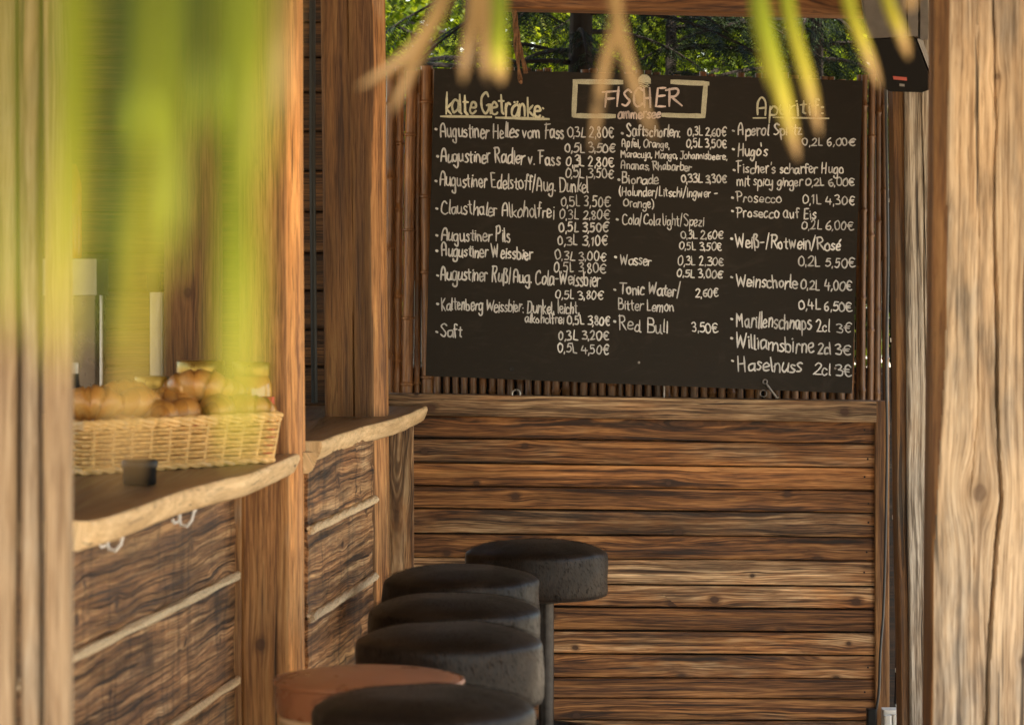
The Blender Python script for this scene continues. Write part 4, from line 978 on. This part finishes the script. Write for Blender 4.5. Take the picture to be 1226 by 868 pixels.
b = MB(); b.block((X(187.5, 8.5), 8.5, 1.006), (0, 0, 1), (1, 0, 0), (0, -1, 0), Z(350, 8.5) - 1.006, 15 / F * 8.5, .04, .004, 8, 3, 2); b.build('column', M_steel, tp)
b = MB(); b.block((X(184, 8.46), 8.47, Z(350, 8.46) + .002), (0, 0, 1), (1, 0, 0), (0, -1, 0), .05, 16 / F * 8.5, .035, .004, 4, 3, 2); b.build('tap_head', M_black, tp)
bt = thing('glass_bottle', (X(88, 7.9), 7.9, Z1), 'small dark bottle with silver cap peeking over the left croissant', 'bottle')
x_, y_ = X(88, 7.05), 7.05
b = MB(); b.lathe((x_, y_, Z1 + .002), [(.001, 0), (.028, 0), (.03, .006), (.03, .13), (.014, .165), (.012, .19), (.001, .19)], 24); b.build('glass', M_black, bt)
b = MB(); b.lathe((x_, y_, Z1 + .002), [(.001, .1905), (.0135, .1905), (.0135, .215), (.001, .215)], 20); b.build('cap', M_steel, bt)

# ------------------------------------------------------------------ speaker, cables, socket
sp = thing('loudspeaker', P(1075, 60, 8.8), 'black loudspeaker tilted down from a grey bracket, top right', 'loudspeaker')
def hull(pts_front, pts_back, name, mat, parent, angle=30):
    b = MB(); n_ = len(pts_front); b.add(list(pts_front) + list(pts_back), [tuple(range(n_))[::-1], tuple(range(n_, 2 * n_))] + [(i, (i + 1) % n_, (i + 1) % n_ + n_, i + n_) for i in range(n_)])
    ob = b.build(name, mat, parent, angle=angle)
    bm = bmesh.new(); bm.from_mesh(ob.data); bmesh.ops.recalc_face_normals(bm, faces=bm.faces)
    bm.to_mesh(ob.data); bm.free(); return ob
D0 = 8.75
fr = [P(1042, 47, D0 - .06), P(1096, 46, D0 - .06), P(1113, 92, D0 + .02), P(1112, 108, D0 + .03), P(1104, 111, D0 + .03), P(1066, 110, D0 + .03), P(1058, 106, D0 + .025), P(1052, 88, D0 + .01)]
bk_ = [p + Vector((.015, .20, .03)) for p in fr]
hull(fr, bk_, 'grille', M_grille, sp)
fr = [P(1098, 47, D0 - .055), P(1104, 46, D0 - .05), P(1118, 88, D0 + .02), P(1115, 91, D0 + .02)]
hull(fr, [p + Vector((.012, .18, .02)) for p in fr], 'side_trim', M_greyp, sp)
fr = [P(1029, -30, D0 - .02), P(1085, -30, D0 - .02), P(1086, 44, D0 - .065), P(1040, 46.5, D0 - .065)]
hull(fr, [p + Vector((.01, .16, .03)) for p in fr], 'housing', M_greyp, sp)
for (xa, xb, yb) in ((1087, 1099, 44), (1102, 1111, 48)):
    fr = [P(xa, -30, D0 - .04), P(xb, -30, D0 - .04), P(xb, yb, D0 - .06), P(xa, yb, D0 - .06)]
    hull(fr, [p + Vector((0, .05, .01)) for p in fr], 'bracket_arm', M_greyp, sp)
def on_grille(px, py): # depth of grille front at row py
    t = (py - 47) / (108 - 47); return P(px, py, D0 - .06 + .09 * t - .004)
fr = [on_grille(1069, 91.5), on_grille(1085.5, 93), on_grille(1086, 97), on_grille(1070, 95.5)]
hull(fr, [p + Vector((0, .006, 0)) for p in fr], 'badge', M_badge, sp)
fr = [on_grille(1077, 100.5), on_grille(1083, 101), on_grille(1083, 104), on_grille(1077, 103.5)]
hull(fr, [p + Vector((0, .006, 0)) for p in fr], 'badge', M_greyp, sp)
# dark lamp rim at the very top of the big post
b = MB(); cc = P(1185, -8, 6.5)
b.lathe((0, 0, 0), [(.001, 0), (.055, 0), (.066, .006), (.068, .012), (.06, .018), (.04, .05), (.001, .05)], 40)
b.v = [(cc.x + x, cc.y + y * .8, cc.z + .004 + z) for x, y, z in b.v]
tag(b.build('wall_lamp', M_black, origin=cc), 'round black lamp rim at the top of the big pale post', 'lamp')

b = MB()
pts = [P(1060, 90, 9.42), P(1062, 200, 9.42), P(1063, 320, 9.41), P(1061, 430, 9.40), P(1062, 520, 9.40), P(1061, 600, 9.40), P(1059, 690, 9.40), P(1057, 740, 9.40), P(1054, 780, 9.39), P(1052, 830, 9.38), P(1047, 858, 9.38), P(1045, 875, 9.38)]
b.tube(smoothline(pts, 8), .0042, 8)
cb_ = b.build('power_cable', M_cablg, origin=P(1062, 400, 9.4)); tag(cb_, 'thin grey cable sagging down the brown end board to the plug', 'cable')
b = MB(); b.block(P(1043.5, 872, 9.37), (0, 0, 1), (1, 0, 0), (0, -1, 0), .06, .03, .035, .006, 4, 3, 3); b.build('plug', M_black, cb_)
b = MB()
pts = [P(1066, 60, 9.44), P(1067, 250, 9.44), P(1068.5, 430, 9.44), P(1072, 600, 9.44), P(1074.5, 760, 9.44), P(1073, 842, 9.44)]
b.tube(smoothline(pts, 8), .0065, 10)
cb2 = b.build('conduit_cable', M_cable, origin=P(1068, 430, 9.44)); tag(cb2, 'thick black cable clipped beside the narrow grey post', 'cable')
for (cx_, cy_) in ((1066.5, 240), (1069.5, 407), (1072, 619), (1075.5, 802)):
    b = MB(); b.block(P(cx_ - 3.5, cy_, 9.425), (1, 0, 0), (0, 0, 1), (0, -1, 0), 8 / F * 9.42, 5 / F * 9.42, .012, .002, 4, 2, 2); b.build('clip', M_white, cb2)
so = thing('power_socket', P(1069, 890, 9.40), 'cream outdoor power socket box low at the wall end', 'socket')
b = MB(); b.block(P(1068.5, 905, 9.40), (0, 0, 1), (1, 0, 0), (0, -1, 0), 57 / F * 9.4, 25 / F * 9.4, .06, .007, 8, 4, 3); b.build('box', M_white, so)
b = MB(); b.block(P(1062.5, 900, 9.355), (0, 0, 1), (1, 0, 0), (0, -1, 0), 44 / F * 9.4, 9 / F * 9.4, .025, .005, 8, 4, 3); b.build('lid', M_white, so)
b = MB(); b.block(P(1074, 900, 9.362), (0, 0, 1), (1, 0, 0), (0, -1, 0), 45 / F * 9.4, 10 / F * 9.4, .016, .003, 8, 4, 3); b.build('lid', M_white, so)

# ------------------------------------------------------------------ trees behind
def leaf_cloud(n_, centre, rad, size, seed, asp=.5, bright=(.6, 1.3), ellip=(1, 1, 1), clumps=60):
    hr = random.Random(seed); vs_, fs, gr, ti = [], [], [], []
    cl = []
    for k in range(clumps):
        while True:
            q = Vector((hr.uniform(-1, 1), hr.uniform(-1, 1), hr.uniform(-1, 1)))
            if q.length < 1: break
        q = q.normalized() * q.length ** .6
        cl.append((Vector((q.x * rad * ellip[0], q.y * rad * ellip[1], q.z * rad * ellip[2])), hr.uniform(.6, 1.2), hr.random()))
    for k in range(n_):
        c_, s_, tt = hr.choice(cl); q = Vector((hr.gauss(0, 1), hr.gauss(0, 1), hr.gauss(0, 1))) * rad * .13 * s_
        p = Vector(centre) + c_ + q
        a = Vector((hr.gauss(0, 1), hr.gauss(0, 1), hr.gauss(-.3, .8))).normalized(); nrm = Vector((hr.gauss(0, 1), hr.gauss(0, 1), hr.gauss(.6, .8))); sdv = a.cross(nrm).normalized()
        L_ = size * hr.uniform(.6, 1.3); wv = L_ * asp * .5; i0 = len(vs_)
        mid = p + a * L_ * .5 + a.cross(sdv) * L_ * .06
        vs_ += [p, p + a * L_ * .45 + sdv * wv, p + a * L_, p + a * L_ * .45 - sdv * wv]; fs.append((i0, i0 + 1, i0 + 2, i0 + 3))
        t4 = (min(1, max(0, tt * .7 + hr.uniform(0, .3))), hr.uniform(*bright), 0); gr += [p] * 4; ti += [t4] * 4
    return vs_, fs, gr, ti
def shrub(label, px, d, zc, rad, n_, size, seed, ellip=(1, 1, 1), mat=None, group='green trees behind the bamboo screen'):
    x = X(px, d); t = thing('leafy_tree', (x, d, 0), label, 'tree', group)
    b = MB(); vs_, fs, gr, ti = leaf_cloud(n_, (x, d, zc), rad, size, seed, ellip=ellip, clumps=70); b.add(vs_, fs, gr, ti); b.build('crown', mat or M_leaf, t, smooth=False)
    b = MB(); hr = random.Random(seed + 5)
    b.tube([(x, d, 0), (x + .03, d, .8), (x - .02, d + .02, zc)], [.06, .05, .03], 8)
    for k in range(9):
        a = hr.uniform(0, 6.28); z0 = zc * hr.uniform(.5, 1.); e = Vector((math.cos(a) * rad * .8, math.sin(a) * rad * .8 * ellip[1], hr.uniform(.1, .8) * rad)); s0 = Vector((x, d, z0))
        b.tube([s0, s0 + e * .5 + Vector((0, 0, .05)), s0 + e], [.02, .012, .004], 6)
    b.build('trunk', M_bark, t)
shrub('bright green leafy tree seen above the left canes', 500, 12.2, 2.35, .75, 9000, .045, 3, (1, .6, 1.2))
shrub('bright green leafy tree seen behind the raffia cord', 600, 13.0, 2.4, .75, 8500, .045, 4, (1, .6, 1.1))
shrub('green leafy tree seen behind the middle of the top gap', 820, 13.0, 2.3, .9, 8500, .048, 6, (1.1, .6, 1.))
shrub('green leafy tree seen above the right end of the chalkboard', 985, 12.4, 2.2, .8, 8000, .048, 7, (1, .6, 1.2))
shrub('light green leafy tree seen through the right hand canes', 1080, 12.0, 1.6, .8, 5200, .06, 8, (.7, .6, 1.6))
shrub('taller pale green tree far behind the left canes', 470, 16.0, 2.9, 1.4, 10000, .10, 31, (1.1, .6, 1.1))
shrub('taller pale green tree far behind the conifer trunk', 690, 16.5, 2.9, 1.4, 10000, .10, 32, (1.1, .6, 1.1))
shrub('taller pale green tree far behind the raffia cord', 575, 15.2, 2.9, 1.3, 9000, .09, 35, (1.1, .6, 1.1))
shrub('taller pale green tree far behind the board name', 890, 16.0, 2.9, 1.4, 10000, .10, 33, (1.1, .6, 1.1))
shrub('taller pale green tree far behind the loudspeaker', 1090, 16.5, 2.9, 1.4, 10000, .10, 34, (1.1, .6, 1.1))
b = MB(); hr = random.Random(77)
for k in range(9):
    vs_, fs, gr, ti = leaf_cloud(1700, (-.6 + k * .29, 10.75, 1.05), .36, .05, 300 + k, ellip=(.8, .7, 2.6), bright=(.5, 1.1), clumps=40); b.add(vs_, fs, gr, ti)
tag(b.build('clipped_hedge', M_needle, origin=(.5, 10.75, 0), smooth=False), 'dense dark green hedge right behind the bamboo screen', 'hedge')
def conifer(label, px, d, htop, seed, n_br, tr=.085):
    hr = random.Random(seed); x = X(px, d); t = thing('conifer', (x, d, 0), label, 'conifer', 'dark conifers close behind the screen')
    b = MB(); b.tube([(x, d, 0), (x, d, 1.5), (x + .02, d, htop)], [tr, tr * .75, .02], 10); b.build('trunk', M_bark, t)
    nb = MB(); br = MB(); vs_, fs, gr, ti = [], [], [], []
    for k in range(n_br):
        z0 = hr.uniform(1.5, 3.1); a = hr.uniform(0, 6.28); ln = hr.uniform(.5, 1.0); dr = Vector((math.cos(a), math.sin(a) * .5, 0)); pts = []
        for j in range(9):
            s_ = j / 8; pts.append(Vector((x, d, z0)) + dr * ln * s_ + Vector((0, 0, .10 * s_ - .38 * s_ * s_ * ln)))
        br.tube(pts, [.009 * (1 - .8 * j / 8) + .001 for j in range(9)], 5)
        for j in range(2, 9):
            for sgn in (-1, 1):
                for rep in range(2):
                    p = pts[j - 1].lerp(pts[j], hr.random()); sdv = Vector((-dr.y, dr.x, 0)).normalized() * sgn
                    td = (sdv * .8 + dr * .6 + Vector((0, 0, hr.uniform(-.9, -.2)))).normalized(); tl = hr.uniform(.08, .2)
                    for q in range(14):
                        pp = p + td * tl * q / 14 + Vector((0, 0, -.05 * (q / 14) ** 2))
                        for s2 in (-1, 1):
                            nd = (td * .7 + td.cross(Vector((hr.uniform(-.4, .4), hr.uniform(-.4, .4), 1))).normalized() * s2 + Vector((0, 0, -.25))).normalized(); w2 = td.normalized() * .003; L2 = .03
                            i0 = len(vs_); vs_ += [pp - w2, pp + w2, pp + nd * L2]; fs.append((i0, i0 + 1, i0 + 2)); gr += [pp] * 3; ti += [(hr.random(), hr.uniform(.6, 1.3), 0)] * 3
    br.build('branches', M_bark, t); nb.add(vs_, fs, gr, ti); nb.build('crown', M_needle, t, smooth=False)
conifer('dark conifer with thick trunk right of the raffia cord', 692, 10.7, 3.3, 21, 60)
conifer('dark conifer with drooping sprays above the board name', 800, 11.3, 3.2, 22, 70, .03)
conifer('dark conifer with thin trunk near the loudspeaker', 975, 11.0, 3.2, 23, 60, .035)
conifer('dark conifer with fine bare twigs above the left heading', 560, 11.2, 3.2, 24, 26, .03)

# ------------------------------------------------------------------ palm leaves hanging in the foreground
def frond(label, top_px, d, leaves):
    t = thing('palm_frond', P(top_px, -60, d), label, 'palm frond', 'palm fronds hanging in the foreground')
    b = MB(); p0 = P(top_px, -60, d); b.tube([p0 + Vector((0, 0, .35)), p0 + Vector((.01, 0, .15)), p0], [.008, .007, .006], 8); b.build('stem', M_palm, t)
    for (pts, wid, c0, c1_, dd) in leaves:
        sp_ = smooth_pts([tuple(q) for q in pts], 8); n_ = len(sp_); vs_, gr, ti, fs = [], [], [], []
        for i, (x, y) in enumerate(sp_):
            s_ = i / (n_ - 1); a = sp_[max(0, i - 1)]; c_ = sp_[min(n_ - 1, i + 1)]; tx, ty = c_[0] - a[0], c_[1] - a[1]; l_ = math.hypot(tx, ty) or 1
            nx, ny = -ty / l_, tx / l_; hw = wid / 2 * (1 - .12 * s_) * (1 if s_ < .7 else max(.06, 1 - ((s_ - .7) / .3) ** 2))
            dj = dd + .03 * math.sin(s_ * 3)
            for k, e in enumerate((-1, -.5, 0, .5, 1)):
                fold = (abs(e)) * wid / F * dd * .35; vs_.append(P(x + nx * hw * e, y + ny * hw * e, dj + fold)); gr.append((s_, e * .02, dd)); ti.append((c0 + (c1_ - c0) * s_ ** 1.6, 1, 0))
        for i in range(n_ - 1):
            for k in range(4): fs.append((i * 5 + k, i * 5 + k + 1, (i + 1) * 5 + k + 1, (i + 1) * 5 + k))
        b = MB(); b.add(vs_, fs, gr, ti); lo = b.build('leaflet', M_palm, t, angle=180)
        md = lo.modifiers.new('thickness', 'SOLIDIFY'); md.thickness = .0006
frond('strongly blurred green palm frond filling the upper left corner', 160, .85, [
    ([(8, -120), (8, 120), (6, 300), (4, 420)], 28, .2, .5, .8), ([(76, -120), (80, 100), (74, 280), (64, 450)], 46, .30, .58, .85), ([(318, -120), (316, 20), (312, 120), (308, 240)], 26, .3, .55, .9),
    ([(140, -120), (146, 100), (138, 260), (124, 420)], 34, .0, .4, .9), ([(195, -120), (185, 150), (162, 400), (142, 590)], 29, .3, .82, .85),
    ([(228, -120), (218, 60), (206, 200), (202, 340)], 36, .0, .5, .9), ([(288, -120), (285, 200), (286, 380), (284, 560)], 50, .20, .60, .85), ([(104, -120), (104, 60), (98, 200), (92, 320)], 24, .4, .5, .95),
    ([(345, -120), (342, 0), (338, 70), (336, 150)], 22, .75, 1., 1.3), ([(175, -120), (176, 30), (172, 110), (170, 180)], 32, .1, .4, .85), ([(258, -120), (254, 30), (252, 90), (250, 170)], 26, .05, .3, .85)])
frond('dry tan palm leaflet tips before the corner post and canes', 550, 2.45, [
    ([(548, -60), (530, 5), (490, 65), (425, 108)], 19, .72, 1, 2.45), ([(535, -60), (520, 25), (490, 90), (466, 140)], 15, .75, 1, 2.5),
    ([(570, -60), (566, 20), (558, 65), (554, 100)], 15, .72, 1.1, 2.4), ([(597, -60), (597, 20), (597, 70), (600, 102)], 21, .1, .9, 2.4), ([(585, -60), (580, 20), (580, 70), (584, 102)], 14, .7, 1, 2.45)])
frond('forked tan palm leaflet hanging before the framed name', 730, 2.45, [
    ([(722, -60), (738, 15), (722, 90), (708, 185)], 15, .74, 1, 2.45), ([(726, -60), (738, 15), (757, 95), (786, 172)], 15, .74, 1, 2.4)])
frond('bright yellow green palm leaflets before the right heading', 920, 2.62, [
    ([(900, -60), (912, 20), (935, 110), (956, 195)], 24, .2, .80, 2.62), ([(935, -60), (945, 20), (966, 95), (982, 165)], 19, .3, .82, 2.64), ([(905, -60), (905, 10), (915, 60), (922, 110)], 17, .3, .6, 2.66)])
frond('yellow and tan palm leaflets in front of the loudspeaker', 1050, 2.64, [
    ([(1004, -60), (1018, 10), (1036, 60), (1054, 108)], 17, .35, .85, 2.64), ([(1048, -60), (1064, 5), (1078, 40), (1088, 72)], 15, .4, .85, 2.66), ([(1094, -60), (1092, -10), (1088, 14)], 14, .75, 1, 2.4)])

for o in bpy.data.objects:
    if '_o' in o: del o['_o']
